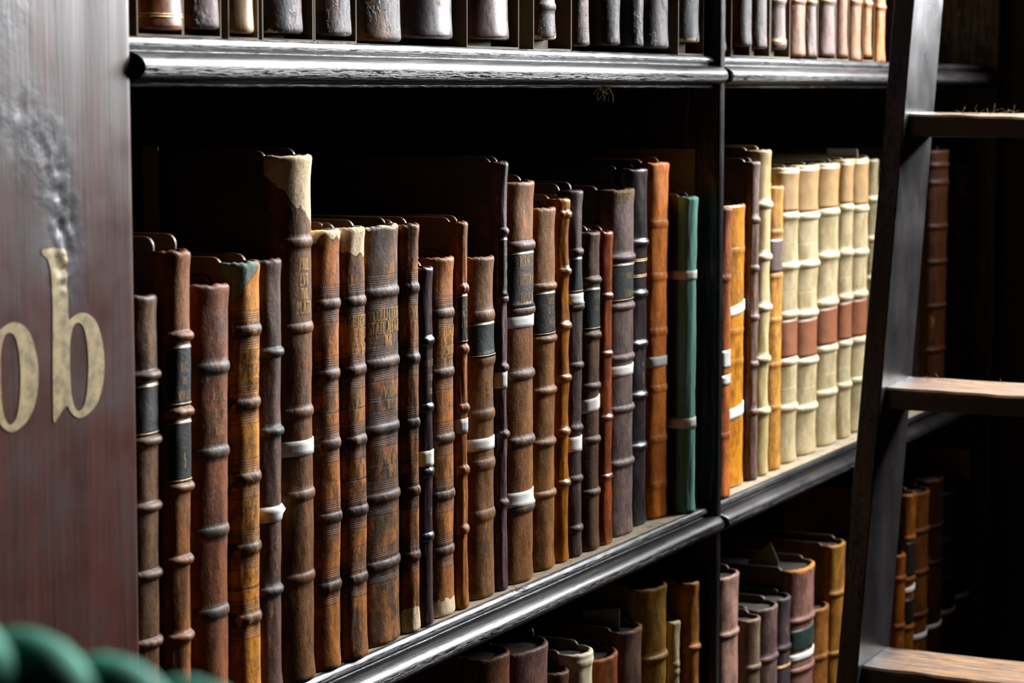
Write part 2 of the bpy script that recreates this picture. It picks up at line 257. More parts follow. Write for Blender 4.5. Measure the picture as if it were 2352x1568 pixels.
 {'id': 'V', 'x': 2.1182, 'y': 0.014, 'z': 1.1945, 'w': 0.0603, 'H': 0.3316, 'b': 0.496, 'bands': [0.2666, 0.22, 0.1712, 0.1224, 0.0701], 'lab': [(0.2255, 0.2616, '#22332f')], 'tape': [(0.1594, 0.0048, 0)], 'txt': [(0.2496, 'ADAMS', 0.0062), (0.233, 'SERMONS', 0.0062), (0.1996, 'NG', 0.0041), (0.1921, '15', 0.0041)], 'head': 0.32, 'base': '#77605a', 'hb': 2.8, 'torn': '#6a5238', 'n': 'wide greyish-purple book with mottled green and gilt label and one white tape', 'g': 'books on the middle shelf left of the partition'},
 {'id': 'W', 'x': 2.1724, 'y': 0.021, 'z': 1.1945, 'w': 0.0469, 'H': 0.3494, 'b': 0.62, 'bands': [0.2773, 0.2277, 0.1786, 0.1281, 0.0777], 'txt': [(0.1594, 'GG', 0.0041, 1), (0.1478, '8', 0.0058, 1), (0.1423, '17', 0.0037, 1)], 'base': '#3a3034', 'glossy': 1, 'hb': 2.6, 'gilt': [0.2595, 0.2442], 'n': 'black glossy folio with fine gilt lines left of the bright orange one', 'g': 'books on the middle shelf left of the partition'},
 {'id': 'X', 'x': 2.2218, 'y': 0.019, 'z': 1.1945, 'w': 0.0464, 'H': 0.3539, 'b': 0.434, 'bands': [0.2934, 0.2416, 0.1869, 0.1302, 0.0798, 0.0335], 'tape': [(0.1573, 0.0051, 0)], 'base': '#f08c3c', 'dark': '#a85a26', 'hb': 1, 'bw': 4, 'n': 'bright orange-tan folio with a white tape, near the partition', 'g': 'books on the middle shelf left of the partition'},
 {'id': 'Z', 'x': 2.2587, 'y': 0.001, 'z': 1.1945, 'w': 0.0262, 'H': 0.3192, 'b': 0.542, 'bands': [], 'tape': [(0.2409, 0.0044, 0), (0.0919, 0.0051, 0)], 'base': '#68a394', 'cloth': 1, 'cover': '#3a1d12', 'hb': 0, 'n': 'brown book with teal cloth spine tied with two tapes against the partition', 'g': 'books on the middle shelf left of the partition'},
 {'id': 'b1', 'x': 2.357, 'y': 0.001, 'z': 1.1945, 'w': 0.0333, 'H': 0.3036, 'b': 0.465, 'bands': [0.2305, 0.0661], 'lab': [(0.1372, 0.1555, '#efece6'), (0.1189, 0.1294, '#efece6')], 'txt': [(0.1828, 'GG', 0.0037, 1)], 'base': '#c0662c', 'hb': 0.8, 'n': 'rust-orange book just right of the black partition with two small white stickers', 'g': 'books on the middle shelf right of the partition'},
 {'id': 'b2', 'x': 2.4295, 'y': 0.016, 'z': 1.1945, 'w': 0.074, 'H': 0.3034, 'b': 0.388, 'bands': [0.2546, 0.1681, 0.1351], 'tape': [(0.192, 0.0051, 0.1), (0.0817, 0.0058, 0.1)], 'txt': [(0.2313, 'THE LIFE', 0.0054, 1), (0.2243, 'OF THE', 0.0045, 1), (0.2103, 'VOL I', 0.0045, 1), (0.2009, '1714', 0.0049, 1)], 'base': '#b87a2c', 'hb': 0.6, 'glossy': 1, 'n': 'golden tan gilt-lettered book with two white paper bands', 'g': 'books on the middle shelf right of the partition'},
 {'id': 'b3', 'x': 2.4784, 'y': 0.013, 'z': 1.1945, 'w': 0.0225, 'H': 0.3478, 'b': 0.542, 'bands': [0.2845, 0.2322, 0.1786, 0.1277, 0.0755], 'base': '#75594b', 'hb': 2, 'cover': '#4a2614', 'n': 'grey-brown thin folio standing right of the golden tan book', 'g': 'books on the middle shelf right of the partition'},
 {'id': 'b4', 'x': 2.5155, 'y': 0.014, 'z': 1.1945, 'w': 0.0403, 'H': 0.3595, 'b': 0.68, 'bands': [0.2993, 0.2421, 0.1864, 0.1295, 0.0717], 'base': '#b5a47c', 'vellum': 1, 'dark': '#9a8040', 'hb': 3.2, 'bw': 4.2, 'cover': '#8d7340', 'n': 'thin cream vellum folio with big round knobs', 'g': 'books on the middle shelf right of the partition'},
 {'id': 'b5', 'x': 2.5589, 'y': 0.015, 'z': 1.1945, 'w': 0.0452, 'H': 0.3186, 'b': 0.542, 'bands': [0.2674, 0.2183, 0.1695, 0.119, 0.0711], 'lab': [(0.2232, 0.2596, '#6a574c')], 'base': '#b98448', 'hb': 0.9, 'bw': 3, 'n': 'light tan book with grey label left of the cream vellum row', 'g': 'books on the middle shelf right of the partition'},
 {'id': 'b6', 'x': 2.6182, 'y': 0.018, 'z': 1.1945, 'w': 0.0658, 'H': 0.3375, 'b': 0.512, 'bands': [0.2823, 0.2254, 0.1706, 0.1165, 0.0636], 'sq': 0.001, 'base': '#b5a582', 'dark': '#8c7a50', 'vellum': 1, 'comp': '#a8673c', 'hb': 2.6, 'bw': 4.2, 'n': 'cream vellum book, leftmost of the uniform pale row', 'g': 'books on the middle shelf right of the partition'},
 {'id': 'b7', 'x': 2.6904, 'y': 0.019, 'z': 1.1945, 'w': 0.0773, 'H': 0.3384, 'b': 0.465, 'bands': [0.2788, 0.223, 0.1654, 0.11, 0.0547], 'sq': 0.001, 'base': '#b5a582', 'dark': '#8c7a50', 'vellum': 1, 'comp': '#a8673c', 'hb': 3, 'bw': 4.2, 'n': 'cream vellum book, widest and second of the uniform pale row', 'g': 'books on the middle shelf right of the partition'},
 {'id': 'b8', 'x': 2.7714, 'y': 0.02, 'z': 1.1945, 'w': 0.0752, 'H': 0.3382, 'b': 0.465, 'bands': [0.2797, 0.2277, 0.1717, 0.1165, 0.0636], 'sq': 0.001, 'base': '#b5a582', 'dark': '#8c7a50', 'vellum': 1, 'comp': '#a8673c', 'hb': 2.4, 'bw': 4.2, 'n': 'cream vellum book, third of the uniform pale row, with speckled panel', 'g': 'books on the middle shelf right of the partition'},
 {'id': 'b9', 'x': 2.8338, 'y': 0.02, 'z': 1.1945, 'w': 0.0483, 'H': 0.3408, 'b': 0.512, 'bands': [0.2824, 0.2274, 0.1731, 0.1164, 0.0652], 'sq': 0.001, 'base': '#b5a582', 'dark': '#8c7a50', 'vellum': 1, 'comp': '#a8673c', 'hb': 2.4, 'bw': 4.2, 'n': 'cream vellum book, fourth of the uniform pale row, narrow', 'g': 'books on the middle shelf right of the partition'},
 {'id': 'b10', 'x': 2.8973, 'y': 0.021, 'z': 1.1945, 'w': 0.06, 'H': 0.3406, 'b': 0.512, 'bands': [0.2782, 0.2241, 0.1719, 0.115, 0.0655], 'sq': 0.001, 'base': '#b5a582', 'dark': '#8c7a50', 'vellum': 1, 'comp': '#a8673c', 'hb': 2.2, 'bw': 4.2, 'n': 'cream vellum book, last of the pale row before the ladder stile', 'g': 'books on the middle shelf right of the partition'},
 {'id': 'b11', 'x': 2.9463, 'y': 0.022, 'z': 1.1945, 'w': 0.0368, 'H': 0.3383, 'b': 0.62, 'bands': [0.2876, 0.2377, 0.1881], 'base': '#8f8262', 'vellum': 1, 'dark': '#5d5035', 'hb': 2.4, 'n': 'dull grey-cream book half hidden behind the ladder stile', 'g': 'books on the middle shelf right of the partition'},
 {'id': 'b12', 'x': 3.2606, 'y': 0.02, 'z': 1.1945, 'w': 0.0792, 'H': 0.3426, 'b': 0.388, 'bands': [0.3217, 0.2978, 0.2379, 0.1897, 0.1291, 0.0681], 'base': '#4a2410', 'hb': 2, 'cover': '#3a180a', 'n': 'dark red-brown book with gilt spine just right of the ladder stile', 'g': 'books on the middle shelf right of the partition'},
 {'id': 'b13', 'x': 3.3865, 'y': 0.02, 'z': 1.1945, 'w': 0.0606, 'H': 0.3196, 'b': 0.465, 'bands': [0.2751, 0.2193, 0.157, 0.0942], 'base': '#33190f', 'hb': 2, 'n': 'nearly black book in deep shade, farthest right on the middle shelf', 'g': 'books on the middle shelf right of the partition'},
 {'id': 'L1', 'x': 1.8394, 'y': 0.012, 'z': 0.8, 'w': 0.0612, 'H': 0.3371, 'b': 0.68, 'bands': [], 'base': '#6b4034', 'n': 'dark red-brown book top with rounded spine, leftmost on the lower shelf', 'g': 'books on the lower shelf left of the partition'},
 {'id': 'L2', 'x': 1.9129, 'y': 0.012, 'z': 0.8, 'w': 0.0777, 'H': 0.3281, 'b': 0.465, 'bands': [], 'base': '#7d564a', 'sq': 0.008, 'n': 'worn purplish-brown book with dusty top on the lower shelf', 'g': 'books on the lower shelf left of the partition'},
 {'id': 'L3', 'x': 1.9692, 'y': 0.012, 'z': 0.8, 'w': 0.0339, 'H': 0.2939, 'b': 0.62, 'bands': [], 'base': '#5c372c', 'n': 'small dark brown book whose top barely rises into view', 'g': 'books on the lower shelf left of the partition'},
 {'id': 'L4', 'x': 2.0092, 'y': 0.006, 'z': 0.8, 'w': 0.0448, 'H': 0.304, 'b': 0.68, 'bands': [0.2942], 'base': '#e6dcbc', 'vellum': 1, 'dark': '#b8a878', 'hb': 1.2, 'cover': '#a08a5a', 'n': 'cream limp vellum book, the only white spine on the lower shelf', 'g': 'books on the lower shelf left of the partition'},
 {'id': 'L5', 'x': 2.0794, 'y': 0.012, 'z': 0.8, 'w': 0.0698, 'H': 0.2851, 'b': 0.62, 'bands': [], 'base': '#a05a34', 'dark': '#3a2420', 'worn': '#b8692c', 'sq': 0.006, 'n': 'mottled red-brown book right of the cream vellum one', 'g': 'books on the lower shelf left of the partition'},
 {'id': 'L6', 'x': 2.1407, 'y': 0.012, 'z': 0.8, 'w': 0.0516, 'H': 0.2983, 'b': 0.465, 'bands': [], 'head': 0.2949, 'base': '#7d5c4e', 'sq': 0.004, 'torn': '#7c6040', 'n': 'tattered grey-brown book with a frayed head on the lower shelf', 'g': 'books on the lower shelf left of the partition'},
 {'id': 'L7', 'x': 2.2004, 'y': 0.01, 'z': 0.8, 'w': 0.0619, 'H': 0.3294, 'b': 0.62, 'bands': [0.2577], 'base': '#b58a52', 'hb': 3, 'sq': 0.004, 'n': 'tall tan-brown book with greenish head, left of the thin pale one', 'g': 'books on the lower shelf left of the partition'},
 {'id': 'L8', 'x': 2.2476, 'y': 0.012, 'z': 0.8, 'w': 0.023, 'H': 0.2846, 'b': 0.465, 'bands': [0.2395, 0.2313], 'base': '#ecd2a0', 'hb': 1, 'comp1': 1, 'n': 'thin pale buff book wedged between two tall brown ones', 'g': 'books on the lower shelf left of the partition'},
 {'id': 'L9', 'x': 2.2789, 'y': 0.003, 'z': 0.8, 'w': 0.0329, 'H': 0.3199, 'b': 0.651, 'bands': [0.2517], 'base': '#c07c48', 'hb': 3, 'n': 'tall orange-brown book against the partition on the lower shelf', 'g': 'books on the lower shelf left of the partition'},
 {'id': 'M1', 'x': 2.4136, 'y': 0.012, 'z': 0.8, 'w': 0.0566, 'H': 0.302, 'b': 0.388, 'bands': [0.2378], 'base': '#9c7664', 'hb': 2.6, 'n': 'pinkish-brown book right of the partition on the lower shelf', 'g': 'books on the lower shelf right of the partition'},
 {'id': 'M2', 'x': 2.4913, 'y': 0.012, 'z': 0.8, 'w': 0.0386, 'H': 0.2387, 'b': 0.62, 'bands': [0.1839], 'base': '#7d654e', 'hb': 2.4, 'n': 'small brown book, shortest of the three stepped ones', 'g': 'books on the lower shelf right of the partition'},
 {'id': 'M3', 'x': 2.5509, 'y': 0.014, 'z': 0.8, 'w': 0.0604, 'H': 0.2401, 'b': 0.542, 'bands': [0.1811], 'base': '#6b524c', 'hb': 2.4, 'n': 'dark purplish book, middle of the three stepped ones', 'g': 'books on the lower shelf right of the partition'},
 {'id': 'M4', 'x': 2.6049, 'y': 0.016, 'z': 0.8, 'w': 0.0466, 'H': 0.2401, 'b': 0.62, 'bands': [0.1811], 'base': '#4d3f3f', 'hb': 2.4, 'gilt': [0.1592], 'n': 'dark grey book, tallest of the three stepped ones', 'g': 'books on the lower shelf right of the partition'},
 {'id': 'M5', 'x': 2.6752, 'y': 0.014, 'z': 0.8, 'w': 0.0805, 'H': 0.2638, 'b': 0.388, 'bands': [0.2024, 0.1434], 'lab': [(0.1666, 0.1919, '#2c3d38')], 'tape': [(0.1592, 0.0041, 0)], 'head': 0.2591, 'base': '#96695b', 'hb': 3, 'torn': '#b87838', 'n': 'large pinkish-brown book with green label and white tape', 'g': 'books on the lower shelf right of the partition'},
 {'id': 'M6', 'x': 2.7451, 'y': 0.016, 'z': 0.8, 'w': 0.0581, 'H': 0.2014, 'b': 0.542, 'bands': [0.1412], 'base': '#8f5c34', 'hb': 1.6, 'n': 'orange-brown book right of the green-labelled one', 'g': 'books on the lower shelf right of the partition'},
 {'id': 'M7', 'x': 2.801, 'y': 0.014, 'z': 0.8, 'w': 0.0524, 'H': 0.2692, 'b': 0.465, 'bands': [0.2084, 0.1345], 'base': '#9a6a38', 'hb': 2.6, 'n': 'tall tan book beside the ladder stile on the lower shelf', 'g': 'books on the lower shelf right of the partition'},
 {'id': 'N0', 'x': 3.0709, 'y': 0.014, 'z': 0.8, 'w': 0.0343, 'H': 0.2085, 'b': 0.62, 'bands': [0.1767, 0.1121], 'base': '#8a4a14', 'n': 'orange-brown book close behind the right edge of the ladder stile', 'g': 'books on the lower shelf right of the partition'},
 {'id': 'N1', 'x': 3.1076, 'y': 0.012, 'z': 0.8, 'w': 0.0381, 'H': 0.2847, 'b': 0.542, 'bands': [0.2249, 0.1689, 0.1036], 'lab': [(0.1743, 0.2196, '#20201a'), (0.1096, 0.1426, '#1a1f1c')], 'tape': [(0.1564, 0.0037, 0.1)], 'base': '#8c5216', 'n': 'golden-brown book with black labels seen past the ladder', 'g': 'books on the lower shelf right of the partition'},
 {'id': 'N2', 'x': 3.1754, 'y': 0.014, 'z': 0.8, 'w': 0.0713, 'H': 0.2774, 'b': 0.542, 'bands': [0.2243, 0.1672, 0.1085], 'tape': [(0.079, 0.0037, 0)], 'base': '#6e3d14', 'n': 'brown book with a low white tape seen past the ladder', 'g': 'books on the lower shelf right of the partition'},
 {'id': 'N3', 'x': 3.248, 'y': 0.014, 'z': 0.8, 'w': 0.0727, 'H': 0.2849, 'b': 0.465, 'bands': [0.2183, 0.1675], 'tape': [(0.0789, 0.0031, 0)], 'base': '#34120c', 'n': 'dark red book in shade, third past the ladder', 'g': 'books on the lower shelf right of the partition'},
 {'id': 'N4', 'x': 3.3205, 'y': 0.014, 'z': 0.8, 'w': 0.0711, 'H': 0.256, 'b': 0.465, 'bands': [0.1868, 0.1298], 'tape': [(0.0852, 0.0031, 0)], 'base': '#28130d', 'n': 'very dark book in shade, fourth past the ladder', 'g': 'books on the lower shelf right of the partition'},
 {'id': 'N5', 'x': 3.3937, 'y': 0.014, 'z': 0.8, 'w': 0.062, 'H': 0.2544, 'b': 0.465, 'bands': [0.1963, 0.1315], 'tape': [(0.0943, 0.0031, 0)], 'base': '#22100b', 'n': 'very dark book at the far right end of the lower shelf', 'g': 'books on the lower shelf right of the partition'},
 {'id': 'T1', 'x': 1.3239, 'y': 0.002, 'z': 1.6578, 'w': 0.049, 'H': 0.27, 'b': 0.62, 'bands': [0.0363], 'base': '#96501e', 'glossy': 1, 'gilt': [0.0081], 'hb': 2, 'n': 'glossy red-brown book in a card case, first on the top shelf', 'g': 'books on the top shelf left of the partition'},
 {'id': 'T2', 'x': 1.3705, 'y': 0.002, 'z': 1.6593, 'w': 0.0383, 'H': 0.27, 'b': 0.62, 'bands': [0.0395], 'base': '#6a4a44', 'flake': 1, 'n': 'flaking purple-grey book in a card case, second on the top shelf', 'g': 'books on the top shelf left of the partition'},
 {'id': 'T3', 'x': 1.4152, 'y': 0.002, 'z': 1.6577, 'w': 0.0302, 'H': 0.27, 'b': 0.542, 'bands': [0.043], 'base': '#c8a878', 'vellum': 1, 'dark': '#8a6038', 'n': 'cream vellum book in a card case on the top shelf', 'g': 'books on the top shelf left of the partition'},
 {'id': 'T4', 'x': 1.4766, 'y': 0.002, 'z': 1.659, 'w': 0.0528, 'H': 0.27, 'b': 0.542, 'bands': [0.0446], 'tail': -0.0003, 'base': '#6a4644', 'flake': 1, 'n': 'peeling purplish book in a wide case right of the cream vellum one', 'g': 'books on the top shelf left of the partition'},
 {'id': 'T5', 'x': 1.5481, 'y': 0.002, 'z': 1.6585, 'w': 0.0494, 'H': 0.27, 'b': 0.542, 'bands': [0.0482], 'tail': 0.0004, 'base': '#6b4a42', 'flake': 1, 'n': 'cracked grey-brown book, last cased one before two bare books', 'g': 'books on the top shelf left of the partition'},
 {'id': 'T6', 'x': 1.6215, 'y': 0.002, 'z': 1.6558, 'w': 0.0684, 'H': 0.27, 'b': 0.542, 'bands': [0.0542], 'base': '#7a5238', 'flake': 1, 'n': 'heavily torn uncased book with a diagonal split in its spine', 'g': 'books on the top shelf left of the partition'},
 {'id': 'T7', 'x': 1.7066, 'y': 0.002, 'z': 1.6593, 'w': 0.0792, 'H': 0.27, 'b': 0.542, 'bands': [0.0545], 'txt': [(0.028, 'IMAG', 0.0041)], 'base': '#5c5058', 'glossy': 1, 'n': 'wide smooth grey book without a case on the top shelf', 'g': 'books on the top shelf left of the partition'},
 {'id': 'T8', 'x': 1.8118, 'y': 0.002, 'z': 1.6605, 'w': 0.0778, 'H': 0.27, 'b': 0.542, 'bands': [0.0579], 'base': '#6a4a46', 'glossy': 1, 'n': 'wide grey-purple book in a case, right of the wide uncased grey one', 'g': 'books on the top shelf left of the partition'},
 {'id': 'T9', 'x': 1.9143, 'y': 0.002, 'z': 1.6626, 'w': 0.0415, 'H': 0.27, 'b': 0.62, 'bands': [0.0283], 'tail': 0.0026, 'base': '#7a4224', 'flake': 1, 'hb': 1.2, 'n': 'narrow scuffed brown book with pale foot in a case', 'g': 'books on the top shelf left of the partition'},
 {'id': 'T10', 'x': 1.9883, 'y': 0.002, 'z': 1.6582, 'w': 0.0335, 'H': 0.26, 'b': 0.62, 'bands': [0.0675], 'base': '#5e3c34', 'flake': 1, 'n': 'worn brown book, first of the four narrow uncased ones', 'g': 'books on the top shelf left of the partition'},
 {'id': 'T11', 'x': 2.0588, 'y': 0.002, 'z': 1.6601, 'w': 0.0373, 'H': 0.26, 'b': 0.62, 'bands': [0.0687], 'base': '#3c3432', 'flake': 1, 'n': 'blackish wrinkled book, second of the four narrow uncased ones', 'g': 'books on the top shelf left of the partition'},
 {'id': 'T12', 'x': 2.1172, 'y': 0.002, 'z': 1.6594, 'w': 0.0275, 'H': 0.26, 'b': 0.62, 'bands': [0.0718], 'base': '#34363a', 'flake': 1, 'n': 'thin blue-black book, third of the four narrow uncased ones', 'g': 'books on the top shelf left of the partition'},
 {'id': 'T13', 'x': 2.1762, 'y': 0.002, 'z': 1.6591, 'w': 0.0545, 'H': 0.26, 'b': 0.62, 'bands': [0.0749], 'base': '#453c3a', 'flake': 1, 'n': 'grey-black crackled book with orange foot, last of the four uncased ones', 'g': 'books on the top shelf left of the partition'},
 {'id': 'T14', 'x': 2.2593, 'y': 0.002, 'z': 1.6663, 'w': 0.0463, 'H': 0.25, 'b': 0.62, 'bands': [0.0712], 'tail': 0.0017, 'base': '#4e4440', 'flake': 1, 'n': 'grey worn book in a case against the partition on the top shelf', 'g': 'books on the top shelf left of the partition'},
 {'id': 'T15', 'x': 2.3678, 'y': 0.01, 'z': 1.658, 'w': 0.045, 'H': 0.25, 'b': 0.465, 'bands': [0.0845], 'base': '#9a5c40', 'n': 'red-brown sliver of a book just past the partition on the top shelf', 'g': 'books on the top shelf right of the partition'},
 {'id': 'T16', 'x': 2.4135, 'y': 0.002, 'z': 1.6645, 'w': 0.0412, 'H': 0.25, 'b': 0.542, 'bands': [0.0797], 'base': '#5c4040', 'n': 'purplish book, first cased one right of the partition', 'g': 'books on the top shelf right of the partition'},
 {'id': 'T17', 'x': 2.4616, 'y': 0.002, 'z': 1.6629, 'w': 0.0398, 'H': 0.25, 'b': 0.542, 'bands': [0.0834], 'base': '#5c4444', 'n': 'purplish book, second cased one right of the partition', 'g': 'books on the top shelf right of the partition'},
 {'id': 'T18', 'x': 2.5238, 'y': 0.002, 'z': 1.6629, 'w': 0.0427, 'H': 0.25, 'b': 0.542, 'bands': [0.0066, 0.0521], 'base': '#6c5148', 'hb': 1, 'gilt': [0.0086, 0.0528], 'n': 'brown cased book with gilt line at its foot on the top shelf', 'g': 'books on the top shelf right of the partition'},
 {'id': 'T19', 'x': 2.5891, 'y': 0.002, 'z': 1.6562, 'w': 0.0476, 'H': 0.25, 'b': 0.465, 'bands': [0.0609], 'base': '#8a5642', 'gilt': [0.0611], 'hb': 1.2, 'n': 'red-brown uncased book right of the case with the gilt-footed book', 'g': 'books on the top shelf right of the partition'},
 {'id': 'T20', 'x': 2.6301, 'y': 0.002, 'z': 1.6561, 'w': 0.0321, 'H': 0.25, 'b': 0.465, 'bands': [0.0613], 'base': '#6c5448', 'gilt': [0.0615], 'hb': 1.2, 'n': 'thin grey-brown uncased book with gilt line on the top shelf', 'g': 'books on the top shelf right of the partition'},
 {'id': 'T21', 'x': 2.6963, 'y': 0.002, 'z': 1.6579, 'w': 0.0476, 'H': 0.25, 'b': 0.465, 'bands': [0.0626], 'base': '#7a5a50', 'gilt': [0.0629], 'hb': 1.2, 'n': 'wide pale mauve book in a case left of the ladder', 'g': 'books on the top shelf right of the partition'},
 {'id': 'T22', 'x': 2.7467, 'y': 0.002, 'z': 1.6575, 'w': 0.0361, 'H': 0.25, 'b': 0.542, 'bands': [0.1012], 'base': '#8a5c4c', 'n': 'plain mauve-brown cased book left of the ladder', 'g': 'books on the top shelf right of the partition'},
 {'id': 'T23', 'x': 2.7984, 'y': 0.002, 'z': 1.6535, 'w': 0.0404, 'H': 0.25, 'b': 0.465, 'bands': [0.0697], 'base': '#8c5a40', 'gilt': [0.0706], 'hb': 1.2, 'n': 'red-brown book with orange foot, third from the ladder on the top shelf', 'g': 'books on the top shelf right of the partition'},
 {'id': 'T24', 'x': 2.8423, 'y': 0.002, 'z': 1.6586, 'w': 0.0294, 'H': 0.25, 'b': 0.465, 'bands': [0.0634], 'base': '#a0643c', 'gilt': [0.0638], 'hb': 1.2, 'n': 'orange-brown slim book, second from the ladder on the top shelf', 'g': 'books on the top shelf right of the partition'},
 {'id': 'T25', 'x': 2.8978, 'y': 0.002, 'z': 1.6524, 'w': 0.0338, 'H': 0.25, 'b': 0.465, 'bands': [0.0671], 'base': '#c07a34', 'gilt': [0.0675], 'hb': 1.2, 'n': 'bright orange-tan book next to the ladder on the top shelf', 'g': 'books on the top shelf right of the partition'},
]
CASES = [(1.2898, 1.3428), (1.3428, 1.3893), (1.398, 1.4372), (1.4418, 1.5121), (1.5134, 1.5754), (1.7577, 1.8564), (1.8851, 1.9654), (2.2216, 2.2918), (2.371, 2.4291), (2.4304, 2.491), (2.4924, 2.5572), (2.6529, 2.7186), (2.7202, 2.7702), (2.8252, 2.8713)]
# ------------------------------------------------------------------ lettering (a small stroke alphabet with serifs)
def arc(cx, cy, rx, ry, a0, a1, n=9): return [(cx + rx * math.cos(R(a0 + (a1 - a0) * i / n)), cy + ry * math.sin(R(a0 + (a1 - a0) * i / n))) for i in range(n + 1)]
GL = {
 'A': (.7, [[(.05, 0), (.35, 1)], [(.35, 1), (.65, 0)], [(.16, .35), (.54, .35)]]),
 'B': (.62, [[(.12, 0), (.12, 1)], [(.12, 1)] + arc(.3, .76, .22, .24, 90, -90) + [(.12, .52)], [(.12, .52)] + arc(.32, .26, .24, .26, 90, -90) + [(.12, 0)]]),
 'C': (.62, [arc(.36, .5, .28, .5, 50, 310, 14)]),
 'D': (.68, [[(.12, 0), (.12, 1)], [(.12, 1)] + arc(.26, .5, .32, .5, 90, -90, 12) + [(.12, 0)]]),
 'E': (.58, [[(.12, 0), (.12, 1)], [(.12, 1), (.52, 1)], [(.12, .52), (.42, .52)], [(.12, 0), (.54, 0)]]),
 'F': (.55, [[(.12, 0), (.12, 1)], [(.12, 1), (.52, 1)], [(.12, .52), (.42, .52)]]),
 'G': (.68, [arc(.36, .5, .28, .5, 50, 330, 14), [(.6, .42), (.6, .12)], [(.42, .42), (.62, .42)]]),
 'H': (.7, [[(.12, 0), (.12, 1)], [(.58, 0), (.58, 1)], [(.12, .5), (.58, .5)]]),
 'I': (.3, [[(.15, 0), (.15, 1)]]),
 'J': (.42, [[(.3, 1), (.3, .2)] + arc(.16, .2, .14, .2, 0, -150, 6)]),
 'L': (.55, [[(.12, 0), (.12, 1)], [(.12, 0), (.52, 0), (.52, .14)]]),
 'M': (.84, [[(.12, 0), (.12, 1)], [(.12, 1), (.42, .15)], [(.42, .15), (.72, 1)], [(.72, 1), (.72, 0)]]),
 'N': (.72, [[(.12, 0), (.12, 1)], [(.12, 1), (.6, 0)], [(.6, 0), (.6, 1)]]),
 'O': (.7, [arc(.35, .5, .29, .5, 0, 360, 18)]),
 'P': (.6, [[(.12, 0), (.12, 1)], [(.12, 1)] + arc(.3, .74, .24, .26, 90, -90) + [(.12, .48)]]),
 'Q': (.7, [arc(.35, .5, .29, .5, 0, 360, 18), [(.4, .2), (.66, -.12)]]),
 'R': (.66, [[(.12, 0), (.12, 1)], [(.12, 1)] + arc(.3, .75, .22, .25, 90, -90) + [(.12, .5)], [(.3, .5), (.6, 0)]]),
 'S': (.52, [arc(.27, .75, .19, .24, 30, 270, 10) + arc(.27, .26, .21, .25, 90, -150, 10)]),
 'T': (.6, [[(.3, 0), (.3, 1)], [(.04, .9), (.04, 1), (.56, 1), (.56, .9)]]),
 'U': (.68, [[(.12, 1), (.12, .3)] + arc(.34, .3, .22, .3, 180, 360, 8) + [(.56, 1)]]),
 'V': (.66, [[(.05, 1), (.33, 0)], [(.33, 0), (.61, 1)]]),
 'Y': (.62, [[(.05, 1), (.31, .48)], [(.31, .48), (.57, 1)], [(.31, .48), (.31, 0)]]),
 '0': (.55, [arc(.28, .5, .21, .5, 0, 360, 16)]),
 '1': (.34, [[(.06, .8), (.19, 1), (.19, 0)]]),
 '2': (.55, [arc(.28, .73, .2, .27, 160, -30, 9) + [(.08, 0), (.5, 0)]]),
 '3': (.52, [arc(.25, .76, .19, .24, 150, -80, 9), arc(.25, .27, .21, .27, 80, -150, 9)]),
 '4': (.56, [[(.4, 0), (.4, 1), (.06, .3), (.52, .3)]]),
 '5': (.52, [[(.46, 1), (.14, 1), (.12, .56)], arc(.26, .3, .21, .3, 120, -150, 10)]),
 '6': (.54, [[(.44, .95)] + arc(.3, .4, .22, .58, 110, 180, 5), arc(.27, .3, .2, .3, 0, 360, 14)]),
 '7': (.52, [[(.06, 1), (.48, 1), (.2, 0)]]),
 '8': (.54, [arc(.27, .76, .18, .24, 0, 360, 12), arc(.27, .26, .21, .26, 0, 360, 12)]),
 '9': (.54, [arc(.27, .7, .2, .3, 0, 360, 14), [(.47, .7), (.4, .2), (.14, .02)]]),
 '.': (.22, [[(.08, .05), (.16, .05)]]), ',': (.22, [[(.14, .08), (.06, -.12)]]), ' ': (.35, []),
}
def text_quads(txt):
    """quads in letter units: list of 4 (x, y); total width"""
    Q = []; x = 0
    for ch in txt:
        wd, st = GL.get(ch, GL[' '])
        for pl in st:
            for (ax, ay), (bx, by) in zip(pl, pl[1:]):
                dx, dy = bx - ax, by - ay; L = math.hypot(dx, dy)
                if L < 1e-5: continue
                th = (.055 + .11 * (abs(dy) / L) ** 1.5) / 2
                nx, ny = -dy / L * th, dx / L * th
                Q.append([(x + ax + nx, ay + ny), (x + bx + nx, by + ny), (x + bx - nx, by - ny), (x + ax - nx, ay - ny)])
            for (ax, ay), (bx, by) in ((pl[0], pl[1]), (pl[-1], pl[-2])):
                if ay in (0, 1) and abs(bx - ax) < .35 * abs(by - ay):
                    s = .05 if ay == 0 else -.05
                    Q.append([(x + ax - .15, ay), (x + ax + .15, ay), (x + ax + .15, ay + s), (x + ax - .15, ay + s)])
        x += wd + .12
    return Q, x - .12

